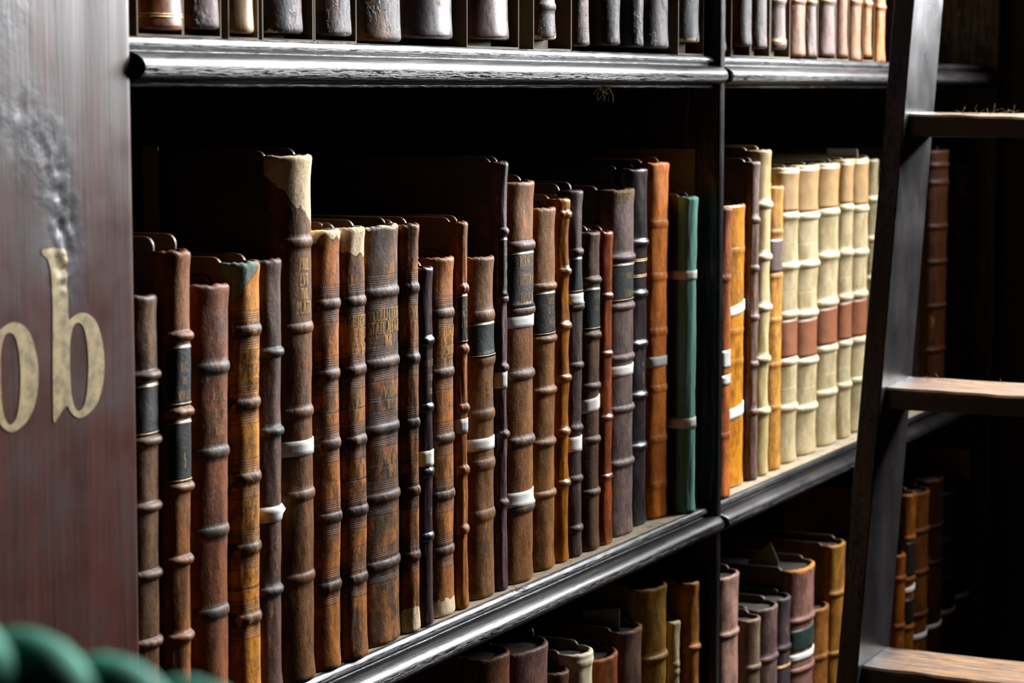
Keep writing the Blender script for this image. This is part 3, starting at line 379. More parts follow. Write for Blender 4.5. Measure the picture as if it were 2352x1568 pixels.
# ------------------------------------------------------------------ one old book
class Spine:
    def __init__(s, B):
        s.h = B['w'] / 2; s.B = max(.004, B['b'] * s.h); s.H = B['H']
        s.bands = B['bands']; s.hb = B.get('hb', 2.2) * .00085; s.bw = B.get('bw', 3.6) * .00078
        s.bam = B.get('bamboo', 0); s.vel = B.get('vellum', 0); s.seed = hash_id(B['id'])
        s.flat = .8
        N = 60; s.tab = []; px = None; a = 0
        for i in range(N + 1):
            t = -math.pi / 2 + math.pi * i / N; p = s.base(t)
            if px: a += math.hypot(p[0] - px[0], p[1] - px[1])
            s.tab.append((a, t)); px = p
        s.L = a
    def base(s, t): return (s.h * math.sin(t), s.B * (1 - math.cos(t)))
    def nrm(s, t):
        nx, ny = math.sin(t) / s.h, -math.cos(t) / s.B; l = math.hypot(nx, ny); return nx / l, ny / l
    def t_of(s, arcs):
        a = arcs + s.L / 2
        for (a0, t0), (a1, t1) in zip(s.tab, s.tab[1:]):
            if a <= a1: return t0 + (t1 - t0) * max(0, a - a0) / (a1 - a0)
        return math.pi / 2
    def arc_of(s, t):
        f = (t + math.pi / 2) / math.pi * 60; i = min(59, max(0, int(f))); return s.tab[i][0] + (s.tab[i + 1][0] - s.tab[i][0]) * (f - i) - s.L / 2
    def disp(s, t, z):
        side = max(0, math.cos(t)); fall = side ** .45
        d = 0
        for b in s.bands:
            q = (z - b) / s.bw
            if abs(q) < 1.25: d = max(d, s.hb * (max(0, 1 - (q / 1.25) ** 2)) ** .75)
            if s.bam or s.vel:
                d += s.hb * (.55 if s.bam else .35) * math.exp(-((z - b) / .011) ** 2)
            else: d += s.hb * .07 * math.exp(-((z - b) / .007) ** 2)
        e = .0012 * math.exp(-((s.H - z) / .010) ** 2) + .0012 * math.exp(-(z / .012) ** 2)
        n = noise.noise(Vector((t * 1.6 + s.seed, z * 22, s.seed * .7))) * .0010 + noise.noise(Vector((t * 5, z * 90, s.seed))) * .0003
        d = (d + e) * fall + n * fall
        rc = .003
        for zz in (s.H - z, z):
            if zz < rc: d -= rc - math.sqrt(max(0, rc * rc - (rc - zz) ** 2))
        return d
    def P(s, t, z, off=0.0):
        x, y = s.base(t); nx, ny = s.nrm(t); d = s.disp(t, z) + off
        return (x + nx * d, y + ny * d, z)
    def bd(s, z):
        if not s.bands: return .05
        return min((z - b for b in s.bands), key=abs)

def hash_id(k):
    v = 0
    for ch in k: v = (v * 31 + ord(ch)) % 997
    return v * .37

def spine_mesh(S, mat, parent, far):
    nu = 20 if far else 30
    zs = {0, .0008, .002, .0035, S.H, S.H - .0008, S.H - .002, S.H - .0035}
    step = .007 if far else .0045
    k = 1
    while k * step < S.H - .003: zs.add(round(k * step, 5)); k += 1
    for b in S.bands:
        if -.01 < b < S.H + .01:
            for q in (-1.3, -1.15, -.9, -.6, -.3, 0, .3, .6, .9, 1.15, 1.3):
                zs.add(round(b + q * S.bw, 5))
    for b in [(a + c) / 2 for a, c in zip(S.bands, S.bands[1:])]: zs.add(round(b, 5)); zs.add(round(b + .0001, 5))
    zs = sorted(z for z in zs if 0 <= z <= S.H)
    ts = [-math.pi / 2 + math.pi * i / nu for i in range(nu + 1)]
    V, A, Fc = [], [], []
    jag = lambda t, top: noise.noise(Vector((t * 4 + S.seed, 3.3 if top else 9.1, S.seed))) * .0012
    for z in zs:
        rim = 1 if z > S.H - .004 else (0)
        zz = lambda t: z + (jag(t, 1) if z > S.H - .004 else 0)
        V.append((-S.h, S.B + .006, z)); A.append((-S.L / 2 - .006, z, S.bd(z)))
        for t in ts:
            p = S.P(t, z); V.append((p[0], p[1], zz(t))); A.append((S.arc_of(t), z, S.bd(z)))
        V.append((S.h, S.B + .006, z)); A.append((S.L / 2 + .006, z, S.bd(z)))
        V.append((S.h - .0025, S.B + .006, z)); A.append((S.L / 2 + .006, z, .05))
        for t in reversed(ts):
            x, y = S.base(t); nx, ny = S.nrm(t)
            o = -min(.0035, S.h * .5); V.append((x + nx * o, max(y + ny * o, .0028), zz(t) if z < S.H - .0005 else zz(t) - .0006)); A.append((S.arc_of(t), z, .05))
        V.append((-S.h + .0025, S.B + .006, z)); A.append((-S.L / 2 - .006, z, .05))
    n = 2 * (nu + 1) + 4
    for i in range(len(zs) - 1):
        for j in range(n):
            a, b = i * n + j, i * n + (j + 1) % n
            Fc.append((a, b, b + n, a + n))
    for base_, fl in ((0, True), ((len(zs) - 1) * n, False)):
        half = n // 2
        for j in range(half - 1):
            f = (base_ + j, base_ + j + 1, base_ + n - 2 - j, base_ + n - 1 - j)
            Fc.append(f[::-1] if fl else f)
    me = bpy.data.meshes.new('spine'); me.from_pydata(V, [], Fc); me.update()
    a = me.attributes.new('bk', 'FLOAT_VECTOR', 'POINT')
    a.data.foreach_set('vector', [c for v in A for c in v])
    return link('spine', me, mat, parent)

def patch(name, S, t0, t1, z0, z1, off, mat, parent, slope=0, nu=16, nz=None, wrap=0):
    """a thin sheet of real thickness laid over the spine, optionally carried back along both boards"""
    path = []
    if wrap: path += [(None, -S.h - .0004, S.B + .006 + wrap * (1 - i / 3)) for i in range(3)]
    path += [(t0 + (t1 - t0) * i / nu, 0, 0) for i in range(nu + 1)]
    if wrap: path += [(None, S.h + .0004, S.B + .006 + wrap * i / 3) for i in range(1, 4)]
    nz = nz or max(3, int((z1 - z0) / .003))
    V, Fc = [], []; rows = nz + 3
    for j in range(rows):
        jj = min(max(j - 1, 0), nz); z = z0 + (z1 - z0) * jj / nz; edge = j in (0, rows - 1)
        for i, (t, x, y) in enumerate(path):
            o = off if not edge else -.0006
            if t is None:
                sx = 1 if x > 0 else -1; za = z + slope * sx * S.L / 2
                V.append((x + sx * (o * .4 if not edge else -.0008), y, za))
            else:
                za = z + slope * S.arc_of(t); oo = o
                if not wrap and i in (0, nu): oo = -.0006
                V.append(S.P(t, za, oo))
    n = len(path)
    for j in range(rows - 1):
        for i in range(n - 1):
            a = j * n + i; Fc.append((a, a + 1, a + n + 1, a + n))
    me = bpy.data.meshes.new(name); me.from_pydata(V, [], Fc); me.update()
    a = me.attributes.new('bk', 'FLOAT_VECTOR', 'POINT')
    a.data.foreach_set('vector', [c for v in V for c in (v[0], v[2], .05)])
    return link(name, me, mat, parent)

GILT = {0: ('#9a7a48', .5), 1: ('#d0a65a', .4)}
def gilt(kind):
    key = 'gilt%d' % kind
    if key not in _cache:
        col, rg = GILT[kind]
        m = bpy.data.materials.new('worn_gilt'); m.use_nodes = True; t = m.node_tree; q = NT(t); b = t.nodes['Principled BSDF']
        tc = q.n('ShaderNodeTexCoord'); n = q.noise(tc.outputs['Object'], 350, 3)
        t.links.new(q.mix(q.ramp(n, .33, .46), lin('#4a301c'), lin(col)), b.inputs['Base Color'])
        b.inputs['Roughness'].default_value = rg
        b.inputs['Metallic'].default_value = .35
        _cache[key] = m
    return _cache[key]

def lettering(S, z, txt, hgt, kind, parent, embossed=False):
    Q, wtot = text_quads(txt)
    sx = min(hgt * .60, S.L * .80 / max(wtot, .3))
    V, Fc = [], []
    for quad in Q:
        n = len(V)
        for (x, y) in quad:
            t = S.t_of((x - wtot / 2) * sx - S.L * .01); zz = z + (y - .5) * hgt
            V.append(S.P(t, zz, .0006))
        Fc.append((n, n + 3, n + 2, n + 1) if False else (n, n + 1, n + 2, n + 3))
    return mesh('gilt_lettering', V, Fc, gilt(kind), parent)

def board_mesh(name, x0, x1, y0, D, H, mat, parent, rc=.007, droop=0):
    """cover board: outline in y/z with rounded corners beside the spine, given thickness"""
    out = [(y0, .002), (y0 + .002, 0), (D, 0), (D, H - .002), (D - .002, H)]
    out += [(y0 + rc + rc * math.cos(R(a)), H - rc + rc * math.sin(R(a)) - droop * (a - 90) / 90) for a in (90, 108, 126, 144, 162, 180)]
    n = len(out); V = [(x0, y, z) for y, z in out] + [(x1, y, z) for y, z in out]
    Fc = [tuple(range(n))[::-1], tuple(range(n, 2 * n))] + [(i, (i + 1) % n, n + (i + 1) % n, n + i) for i in range(n)]
    o = mesh(name, V, Fc, mat, parent); bevel(o, .0009)
    bpy_norm(o); return o
def bpy_norm(o):
    bm = bmesh.new(); bm.from_mesh(o.data); bmesh.ops.recalc_face_normals(bm, faces=bm.faces); bm.to_mesh(o.data); bm.free()

PAGE = simple('dusty_page_edges', '#4c443a', .9, .2, bump=.0006, bscale=900, stretch=(8, .4, 1), dark='#2e2924', dscale=30)
TAPE = simple('white_cotton_tape', '#e6e4de', .9, .2, bump=.0006, bscale=1400)
CLOTH = {}
def make_book(B):
    S = Spine(B); h, H = S.h, S.H
    far = B['x'] > 2.33 or B['z'] > 1.5 or B['z'] < 1.0
    root = empty('antique_book', (B['x'], B['y'], B['z']))
    root.rotation_euler.y = B.get('lean', 0)
    tag(root, B['n'], 'book', B['g'])
    vel = B.get('vellum', 0); rough = .33 if B.get('glossy') else (.5 if vel else .55)
    kw = dict(Seed=S.seed, Tool=1.0 if B.get('tool') else 0.0, Wear=.95 if B.get('tool') else .35, Rough=rough, Flake=1.0 if B.get('flake') else 0.0,
              BandAmt=1.0 if (B.get('tool') or B.get('bandcol')) else .45, Spec=.4 if B.get('glossy') else (.28 if B['z'] > 1.5 else .20), Bump=.35 if (B.get('glossy') or vel) else 1.0)
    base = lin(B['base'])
    dark = B.get('dark')
    if 'head' in B: kw['Head'] = B['head']; kw['HeadSlope'] = HS.get(B['id'], 0)
    if 'cap' in B: kw['Head'] = S.H - .006; kw['HeadSlope'] = -1.1
    if 'tail' in B: kw['Tail'] = B['tail']
    bc = B.get('bandcol') or ('#2b2120' if B.get('tool') else None)
    worn = B.get('worn')
    if vel: kw['pale'] = 1; kw['Wear'] = 0.0; kw['BandAmt'] = .25; bc = '#efe6c8'; worn = B['base']
    elif B.get('glossy'): kw['Wear'] = 0.0
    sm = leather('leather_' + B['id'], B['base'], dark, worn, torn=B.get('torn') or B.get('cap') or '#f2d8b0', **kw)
    if bc is None: sm.node_tree.nodes['Group'].inputs['BandCol'].default_value = mul(base, .62)
    else: sm.node_tree.nodes['Group'].inputs['BandCol'].default_value = lin(bc)
    if B.get('cloth'):
        sm = simple('teal_book_cloth', B['base'], .8, .3, bump=.0004, bscale=1500)
    spine_mesh(S, sm, root, far)
    cov = B.get('cover'); cm = simple('cover_' + B['id'], lin(cov) if cov else mul(base, .4), .42 if not B.get('glossy') else .3, .5, bump=.0006, bscale=160, dark=mul(lin(cov) if cov else base, .2), dscale=35)  # without a set cover colour, side shade is put into darkened spine leather
    D = min(.215, H * .62); sq = B.get('sq', .0035); bt = min(.0032, h * .35)
    y0 = S.B + .005
    board_mesh('cover_board', -h, -h + bt, y0, D, H + sq, cm, root)
    board_mesh('cover_board', h - bt, h, y0, D, H + sq + .001, cm, root)
    V, Fc = [], []; ins = bt + .0003; yin = min(S.B * .5 + .004, .02)
    boxv(-h + ins, h - ins, yin + .001, D - .005, .003, H - .0045, V, Fc)
    pb = mesh('page_block', V, Fc, PAGE, root)
    for k, (z0, z1, c) in enumerate(B.get('lab', [])):
        wide = B['id'] == 'b1'
        lm = simple('label_' + B['id'] + str(k), c, .45, .5, bump=.0005, bscale=350, dark=mul(lin(c), .55 if not wide else .95), dscale=70)
        patch('title_label', S, -1.32, 1.32, z0, z1, .0004, lm, root)
        if lin(c)[0] < .2 and not far:
            for zz in (z0 + .0012, z1 - .0022): patch('gilt_rule', S, -1.3, 1.3, zz, zz + .0007, .0008, gilt(0), root, nz=1)
    if B.get('comp') and len(B['bands']) >= 4:
        b = B['bands']
        for z0, z1, c in ((b[0] + .006, H - .004, '#a5824e'), (b[3] + .006, b[2] - .006, '#8a5230')):
            lm = M('vellum_panel' + c, c, .5, .4, bump=.0004, bscale=250, dark=mul(lin(c), .7), dscale=40)
            patch('leather_panel', S, -1.5, 1.5, z0, z1, .0003, lm, root)
    for z, hh, sl in B.get('tape', []):
        patch('cotton_tape', S, -math.pi / 2, math.pi / 2, z - hh, z + hh, .0009, TAPE, root, slope=sl, wrap=min(.12, D - y0 - .02), nu=18)
    for q in B.get('txt', []):
        lettering(S, q[0], q[1], q[2], q[3] if len(q) > 3 else 0, root)
    for zz in B.get('gilt', []):
        if 0 < zz < H:
            patch('gilt_rule', S, -1.45, 1.45, zz, zz + .0009, .0006, gilt(1), root, nz=1)
            patch('gilt_rule', S, -1.45, 1.45, zz + .0018, zz + .0025, .0006, gilt(1), root, nz=1)
    if B['id'] == 'D':
        pass
    return root
HS = {'I': .05, 'F': .8, 'H': .25, 'G': 0, 'V': .1, 'M5': 0, 'L6': .2}
for B in BOOKS: make_book(B)
# ------------------------------------------------------------------ bookcase
ZM, ZT, ZL = 1.1945, 1.6535, .80
XL, XR, X2L, X2R = 2.304, 2.318, 3.43, 3.455
case = empty('bookcase', (1.25, 0, 0))
tag(case, 'black stained oak bookcase with rounded shelf edges and lettered end pilaster', 'bookcase')
def cbox(name, x0, x1, y0, y1, z0, z1, mat, parent=case, bev=.0015):
    return box(name, x0 - 1.25, x1 - 1.25, y0, y1, z0, z1, mat, parent, bev)
BACK = simple('unlit_back_boards', '#120e0c', .8, .2, bump=.001, bscale=30, stretch=(1, 1, .1))
cbox('back_panel', 1.20, X2R, .345, .36, .02, 2.25, BACK)
cbox('partition', XL, XR, -.008, .345, .02, 2.25, OAK_Z, bev=.003)
cbox('partition', X2L, X2R, -.008, .345, .02, 2.25, OAK_Z, bev=.003)
cbox('partition', 1.235, 1.262, .0195, .345, .02, 2.25, OAK_Z)
cbox('plinth', 1.20, X2R, .02, .345, 0, .02, OAK_X)

def nosing(name, x0, x1, zt, parent, round_right=True):
    prof = [(.006, -.0004), (.0016, -.0002), (.0002, -.0012), (-.0012, -.0030), (-.0016, -.0048), (-.0006, -.0064), (.0016, -.0074), (.0026, -.0090), (.0012, -.0104)]
    for a in range(80, -91, -14): prof.append((-.0005 - .0150 * math.cos(R(a)), -.0196 + .0096 * math.sin(R(a))))
    prof += [(.0000, -.0294), (-.0012, -.0299), (-.0012, -.0318), (.004, -.032)]
    n = len(prof); xs = []; x = x0
    while x < x1 - .02: xs.append(x); x += .0055 if x > x0 + .007 else .0011
    xs += [x1 - .02 + .02 * math.sin(R(a)) for a in range(0, 91, 9)]
    V, Fc = [], []
    for x in xs:
        f = 1.0
        if round_right and x > x1 - .014: f = math.sqrt(max(0, 1 - ((x - (x1 - .014)) / .014) ** 2))
        if not round_right or x0 > 2: f = min(f, math.sqrt(max(0, 1 - max(0, (x0 + .007 - x) / .007) ** 2)))
        for i, (y, z) in enumerate(prof):
            tor = 9 <= i < n - 4
            yy, zz = y, z
            if tor: yy = -.0012 + (y + .0012) * (.12 + .88 * f)
            nn = noise.noise(Vector((x * 7, i * .3, zt * 7))) * .0004 + noise.noise(Vector((x * 50, i * .4, zt))) * .00008
            if i in (2, 3): zz -= abs(noise.noise(Vector((x * 38, zt, 2)))) * .0009; yy += abs(noise.noise(Vector((x * 31, zt, 6)))) * .0010
            if i in (n - 2, n - 3): zz += max(0, noise.noise(Vector((x * 6, zt, 9)))) * .0018
            V.append((x - 1.25, yy + nn * (1 if 0 < i < n - 1 else 0), zt + zz + nn * .6))
    for j in range(len(xs) - 1):
        for i in range(n - 1):
            a = j * n + i; Fc.append((a, a + n, a + n + 1, a + 1))
    Fc.append(tuple(range(n))); Fc.append(tuple((len(xs) - 1) * n + i for i in range(n))[::-1])
    o = mesh(name, V, Fc, OAK_N, parent, smooth=True); bpy_norm(o)
    return o
for zt in (ZM, ZT, ZL):
    for x0, x1, n0 in ((1.262, XL, 1.2665), (XR, X2L, XR - .001)):
        sh = cbox('shelf', x0, x1, .003, .345, zt - .032, zt, OAK_X, bev=0)
        nosing('shelf_nosing', n0, x1 + (.013 if x1 == XL else 0), zt, sh)
    
# pilaster with the painted letters
def pil_mat():
    m = bpy.data.materials.new('varnished_pilaster'); m.use_nodes = True; t = m.node_tree; q = NT(t); b = t.nodes['Principled BSDF']
    tc = q.n('ShaderNodeTexCoord'); mp = q.n('ShaderNodeMapping', i={0: tc.outputs['Object']}); mp.inputs['Scale'].default_value = (1, 1, .045)
    n1 = q.noise(mp.outputs[0], 260, 4, .6); n2 = q.noise(mp.outputs[0], 55, 4, .6); n3 = q.noise(tc.outputs['Object'], 22, 4)
    c = q.mix(q.ramp(n2, .35, .65), lin('#2c1613'), lin('#4a241c')); c = q.mix(q.m('MULTIPLY', q.ramp(n1, .5, .7), .4), c, lin('#5c3024'))
    c = q.mix(q.m('MULTIPLY', q.ramp(n3, .5, .68), .5), c, lin('#1c1416'))
    dn = q.n('ShaderNodeAttribute', attribute_name='dent').outputs['Fac']
    c = q.mix(q.m('MULTIPLY', dn, .75), c, lin('#30353a'))
    t.links.new(c, b.inputs['Base Color'])
    t.links.new(q.m('ADD', .36, q.m('MULTIPLY', q.m('SUBTRACT', n3, .5), .3)), b.inputs['Roughness'])
    h = q.m('ADD', q.m('ADD', q.m('MULTIPLY', n1, .4), q.m('MULTIPLY', n2, .3)), q.m('MULTIPLY', q.noise(tc.outputs['Object'], 170, 3), q.m('MULTIPLY', dn, .8))); b.inputs['Specular IOR Level'].default_value = .42
    bp = q.n('ShaderNodeBump', i={'Strength': .5, 'Distance': .0008, 'Height': h}); t.links.new(bp.outputs[0], b.inputs['Normal'])
    return m
PIL = pil_mat()
def pil_dent(x, z):
    d = 0
    for cx, cz, rx, rz, dp in ((1.186, 1.548, .009, .030, .0030), (1.193, 1.528, .008, .016, .0022), (1.142, 1.609, .016, .006, .0020), (1.150, 1.601, .018, .006, -.0012), (1.176, 1.578, .007, .014, .0020),
                               (1.186, 1.512, .004, .012, .0014), (1.190, 1.535, .012, .020, .0014), (1.144, 1.594, .020, .008, .0014), (1.164, 1.590, .006, .010, .0012)):
        q = ((x - cx) / rx) ** 2 + ((z - cz) / rz) ** 2
        if q < 6: d += .16 * dp * math.exp(-q * .7) * (1 + 3.0 * noise.noise(Vector((x * 110, z * 190, 1))))
    return d
def pil_y(x, z):
    e = max(0, x - 1.2595) / .0045
    return -.008 + pil_dent(x, z) + .0004 * noise.noise(Vector((x * 40, z * 6, 4))) + (.003 * e * e)
V, Fc = [], []
xs = [.90 + .02 * i for i in range(9)] + [1.075 + .0025 * i for i in range(74)] + [1.2605, 1.262, 1.2632, 1.264]
zs = [.02, .5, .9] + [1.15 + .004 * i for i in range(140)] + [1.72, 2.0, 2.25]
for z in zs:
    for x in xs: V.append((x - 1.25, pil_y(x, z), z))
nx = len(xs)
for j in range(len(zs) - 1):
    for i in range(nx - 1): a = j * nx + i; Fc.append((a, a + 1, a + nx + 1, a + nx))
nb = len(V)
for z in zs: V.append((1.264 - 1.25, .019, z))
for z in zs: V.append((.90 - 1.25, .019, z))
m_ = len(zs)
for j in range(m_ - 1):
    Fc.append((j * nx + nx - 1, nb + j, nb + j + 1, (j + 1) * nx + nx - 1))
    Fc.append((nb + m_ + j, j * nx, (j + 1) * nx, nb + m_ + j + 1))
    Fc.append((nb + j, nb + m_ + j, nb + m_ + j + 1, nb + j + 1))
pil = mesh('pilaster', V, Fc, PIL, case, smooth=True)
at = pil.data.attributes.new('dent', 'FLOAT', 'POINT')
def patch_w(x, z):
    w_ = 0
    for cx, cz, rx, rz in ((1.181, 1.560, .018, .040), (1.192, 1.528, .018, .030), (1.145, 1.603, .032, .020), (1.165, 1.585, .022, .022), (1.13, 1.67, .03, .03)):
        w_ += math.exp(-(((x - cx) / rx) ** 2 + ((z - cz) / rz) ** 2)) * (1 + .8 * noise.noise(Vector((x * 60, z * 60, 3))))
    return min(1, max(0, w_))
at.data.foreach_set('value', [patch_w(v[0] + 1.25, v[2]) for v in V])

BO = [(1.1661, 1.5264), (1.1797, 1.5263), (1.1932, 1.525), (1.1918, 1.5139), (1.1908, 1.5031), (1.1915, 1.4956), (1.1911, 1.4814), (1.1951, 1.4836), (1.2008, 1.4854), (1.2065, 1.4856), (1.2136, 1.4837), (1.22, 1.4789), (1.2242, 1.4717), (1.2272, 1.462), (1.2282, 1.4516), (1.2266, 1.4414), (1.223, 1.4332), (1.2177, 1.427), (1.2103, 1.4232), (1.2016, 1.4213), (1.196, 1.4232), (1.1912, 1.4268), (1.1888, 1.4313), (1.1835, 1.4289), (1.1785, 1.4245), (1.1742, 1.4209), (1.1743, 1.4321), (1.1747, 1.4571), (1.1762, 1.4901), (1.1757, 1.5067), (1.174, 1.5176), (1.1713, 1.521), (1.1666, 1.523)]
BI = [(1.1999, 1.4802), (1.2049, 1.4789), (1.2083, 1.474), (1.2102, 1.4653), (1.211, 1.455), (1.2103, 1.4449), (1.2085, 1.4349), (1.2062, 1.4292), (1.2011, 1.4256), (1.1968, 1.4273), (1.1935, 1.4332), (1.192, 1.4427), (1.1918, 1.4553), (1.1922, 1.4679), (1.1936, 1.4736), (1.1964, 1.4788)]
def chaikin(P, k=2):
    for _ in range(k):
        Q = []
        for (x0, y0), (x1, y1) in zip(P, P[1:] + P[:1]):
            Q += [(.75 * x0 + .25 * x1, .75 * y0 + .25 * y1), (.25 * x0 + .75 * x1, .25 * y0 + .75 * y1)]
        P = Q
    return P
BO, BI = chaikin(BO), chaikin(BI)
def letter_mat():
    m = bpy.data.materials.new('cream_gilt_paint'); m.use_nodes = True; t = m.node_tree; q = NT(t); b = t.nodes['Principled BSDF']
    tc = q.n('ShaderNodeTexCoord'); n = q.noise(tc.outputs['Object'], 120, 4)
    t.links.new(q.mix(q.m('MULTIPLY', q.ramp(n, .36, .6), 1.0), lin('#6e5c38'), lin('#a08a56')), b.inputs['Base Color']); b.inputs['Roughness'].default_value = .6
    return m
LM = letter_mat()
def inside(p, poly):
    c = False; x, y = p
    for (x0, y0), (x1, y1) in zip(poly, poly[1:] + poly[:1]):
        if (y0 > y) != (y1 > y) and x < (x1 - x0) * (y - y0) / (y1 - y0) + x0: c = not c
    return c
for k, dx in enumerate((0, -.0672)):
    g = .0011; V, Fc, idx = [], [], {}
    cu = bpy.data.curves.new('letter', 'CURVE'); cu.dimensions = '2D'; cu.fill_mode = 'FRONT'
    for pl in (BO, BI):
        sp = cu.splines.new('POLY'); sp.points.add(len(pl) - 1); sp.use_cyclic_u = True
        for p_, (x, z) in zip(sp.points, pl): p_.co = (x + dx, z, 0, 1)
    tmp = bpy.data.objects.new('tmp', cu); COL.objects.link(tmp)
    me = bpy.data.meshes.new_from_object(tmp.evaluated_get(bpy.context.evaluated_depsgraph_get()))
    bpy.data.objects.remove(tmp); bpy.data.curves.remove(cu)
    bm = bmesh.new(); bm.from_mesh(me)
    for _ in range(3): bmesh.ops.subdivide_edges(bm, edges=[e for e in bm.edges if e.calc_length() > .003], cuts=1, use_grid_fill=False); bmesh.ops.triangulate(bm, faces=bm.faces)
    for v in bm.verts:
        x, z = v.co.x, v.co.y; v.co = (x - 1.25, pil_y(x, z) - .0004, z)
    bmesh.ops.recalc_face_normals(bm, faces=bm.faces); bm.to_mesh(me); bm.free(); me.name = 'painted_letter'
    o = link('painted_letter', me, LM, pil, smooth=True)

# ------------------------------------------------------------------ card slipcases on the top shelf
CARD = simple('grey_brown_card', '#6a5c48', .8, .3, dark='#544838', dscale=25)
CLAB = ['around the first glossy red-brown book', 'around the second, flaking purple-grey book', 'around the cream vellum book', 'around the wide peeling purplish book', 'around the cracked grey-brown book',
        'around the wide grey-purple book, mid shelf', 'around the narrow scuffed book with pale foot', 'around the last book before the partition', 'first past the partition', 'second past the partition',
        'third past the partition', 'around the pale mauve book near the ladder', 'around the plain mauve-brown book near the ladder', 'nearest the ladder']
for k, (x0, x1) in enumerate(CASES):
    c = empty('card_slipcase', (x0, .006, ZT)); tag(c, 'open grey-brown card slipcase ' + CLAB[k], 'slipcase', 'card slipcases on the top shelf')
    W = x1 - x0; t = .0014
    V, Fc = [], []
    boxv(0, t, 0, .2, .0, .275, V, Fc); boxv(W - t, W, 0, .2, 0, .275, V, Fc); boxv(t, W - t, 0, .2, 0, .0016, V, Fc); boxv(t, W - t, .198, .2, .0016, .275, V, Fc)
    mesh('slipcase_shell', V, Fc, CARD, c)
    bk = min(BOOKS[-25:] , key=lambda b: abs(b['x'] - (x0 + x1) / 2))
    ph = bk['z'] - ZT - .0016
    if ph > .0015: box('support_pad', t + .002, max(.008, W * .7), .012, .15, .0016, .0016 + ph, CARD, c)

# ------------------------------------------------------------------ loose cards, slips and folders
BUFF = simple('buff_card', '#ac9a70', .85, .2, dark='#8a7850', dscale=20)
GREYP = simple('grey_paper_slip', '#cac8c4', .85, .2)
def sheet(name, x, pts, th, mat, label, cat):
    n = len(pts); V = [(0, y, z) for y, z in pts] + [(th, y, z) for y, z in pts]
    Fc = [tuple(range(n))[::-1], tuple(range(n, 2 * n))] + [(i, (i + 1) % n, n + (i + 1) % n, n + i) for i in range(n)]
    o = mesh(name, V, Fc, mat); o.location.x = x; bpy_norm(o); tag(o, label, cat); return o
sheet('card_strip', 1.4612, [(.106, ZM), (.119, ZM), (.119, 1.5787), (.106, 1.5786)], .0012, BUFF, 'narrow upright buff card strip between dark folio and pilaster', 'card')
sheet('card_folder', 2.3005, [(.030, ZM), (.2, ZM), (.2, 1.559), (.018, 1.5599), (.018, 1.30)], .003, BUFF, 'tall buff card folder flat against the partition behind the teal-spined book', 'folder')
sheet('paper_slip', 2.925, [(.043, 1.45), (.081, 1.45), (.081, 1.5454), (.043, 1.5458), (.0412, 1.544)], .0006, GREYP, 'pale grey paper slip sticking up above the cream vellum row', 'paper slip')
sheet('paper_slip', 2.138, [(.0301, 1.05), (.0695, 1.05), (.0695, 1.111), (.0302, 1.1168)], .0006, simple('dark_grey_slip', '#8f8a80', .85, .2), 'dark grey paper slip rising behind the tattered book on the lower shelf', 'paper slip')
sheet('paper_slip', 2.672, [(.052, 1.02), (.0899, 1.02), (.0899, 1.0632), (.0619, 1.0881), (.0519, 1.0665)], .0006, simple('olive_slip', '#98926c', .85, .2), 'pointed olive paper slip above the green-labelled book on the lower shelf', 'paper slip')
sheet('card_folder', 3.4262, [(.03, ZL), (.2, ZL), (.2, 1.10), (.02, 1.0994)], .003, BUFF, 'dim buff card folder against the far partition on the lower shelf', 'folder')
bx = box('archive_box', 0, .52, 0, .08, 0, .323, simple('grey_box_card', '#77726a', .8, .3)); bx.location = (2.84, .245, ZM); bevel(bx, .002)
tag(bx, 'long grey archive box lying behind the cream vellum row', 'box')

# ------------------------------------------------------------------ ladder
STILE = oak('ladder_stile_stain', 'z', col='#141214', hi='#1e1a1b', rough=.30, bump=.0003)
def tread_mat():
    m = bpy.data.materials.new('worn_tread'); m.use_nodes = True; t = m.node_tree; q = NT(t); b = t.nodes['Principled BSDF']
    tc = q.n('ShaderNodeTexCoord'); mp = q.n('ShaderNodeMapping', i={0: tc.outputs['Object']}); mp.inputs['Scale'].default_value = (1, .15, 1)
    s = q.n('ShaderNodeSeparateXYZ', i={0: tc.outputs['Object']})
    n1 = q.noise(mp.outputs[0], 170, 5, .65); n2 = q.noise(mp.outputs[0], 36, 4)
    edge = q.ramp(q.m('ADD', s.outputs[1], q.m('MULTIPLY', q.m('SUBTRACT', n2, .5), .10)), -.012, -.045)      # stain survives by the stile
    wear = q.m('MULTIPLY', edge, q.ramp(n2, .30, .50))
    top = q.ramp(q.m('ADD', s.outputs[2], q.m('MULTIPLY', n1, .006)), .0125, .0155)
    wear = q.m('MULTIPLY', wear, top)
    wood = q.mix(q.ramp(n1, .38, .62), lin('#3c2410'), lin('#8a5c24'))
    t.links.new(q.mix(wear, lin('#16100e'), wood), b.inputs['Base Color'])
    t.links.new(q.m('ADD', .38, q.m('MULTIPLY', wear, .3)), b.inputs['Roughness'])
    bp = q.n('ShaderNodeBump', i={'Strength': .8, 'Distance': .0012, 'Height': q.m('SUBTRACT', n1, q.m('MULTIPLY', wear, .5))}); t.links.new(bp.outputs[0], b.inputs['Normal'])
    return m
TREAD = tread_mat()
lad = empty('library_ladder', (2.035, -.142, 0)); tag(lad, 'leaning black library ladder with worn wooden treads', 'ladder')
K = .242
def sx(z): return 2.3232 + K * (z - 1.0182) - 2.035
for yy in (0.0, -.46):
    V, Fc = [], []
    for z in (0.0, 2.6):
        for x, y in ((0, -.011), (.112, -.011), (.112, .011), (0, .011)): V.append((sx(z) + x, yy + y, z))
    Fc = [(3, 2, 1, 0), (4, 5, 6, 7)] + [(i, (i + 1) % 4, 4 + (i + 1) % 4, 4 + i) for i in range(4)]
    o = mesh('stile', V, Fc, STILE, lad); bpy_norm(o); bevel(o, .0015)
k = 0
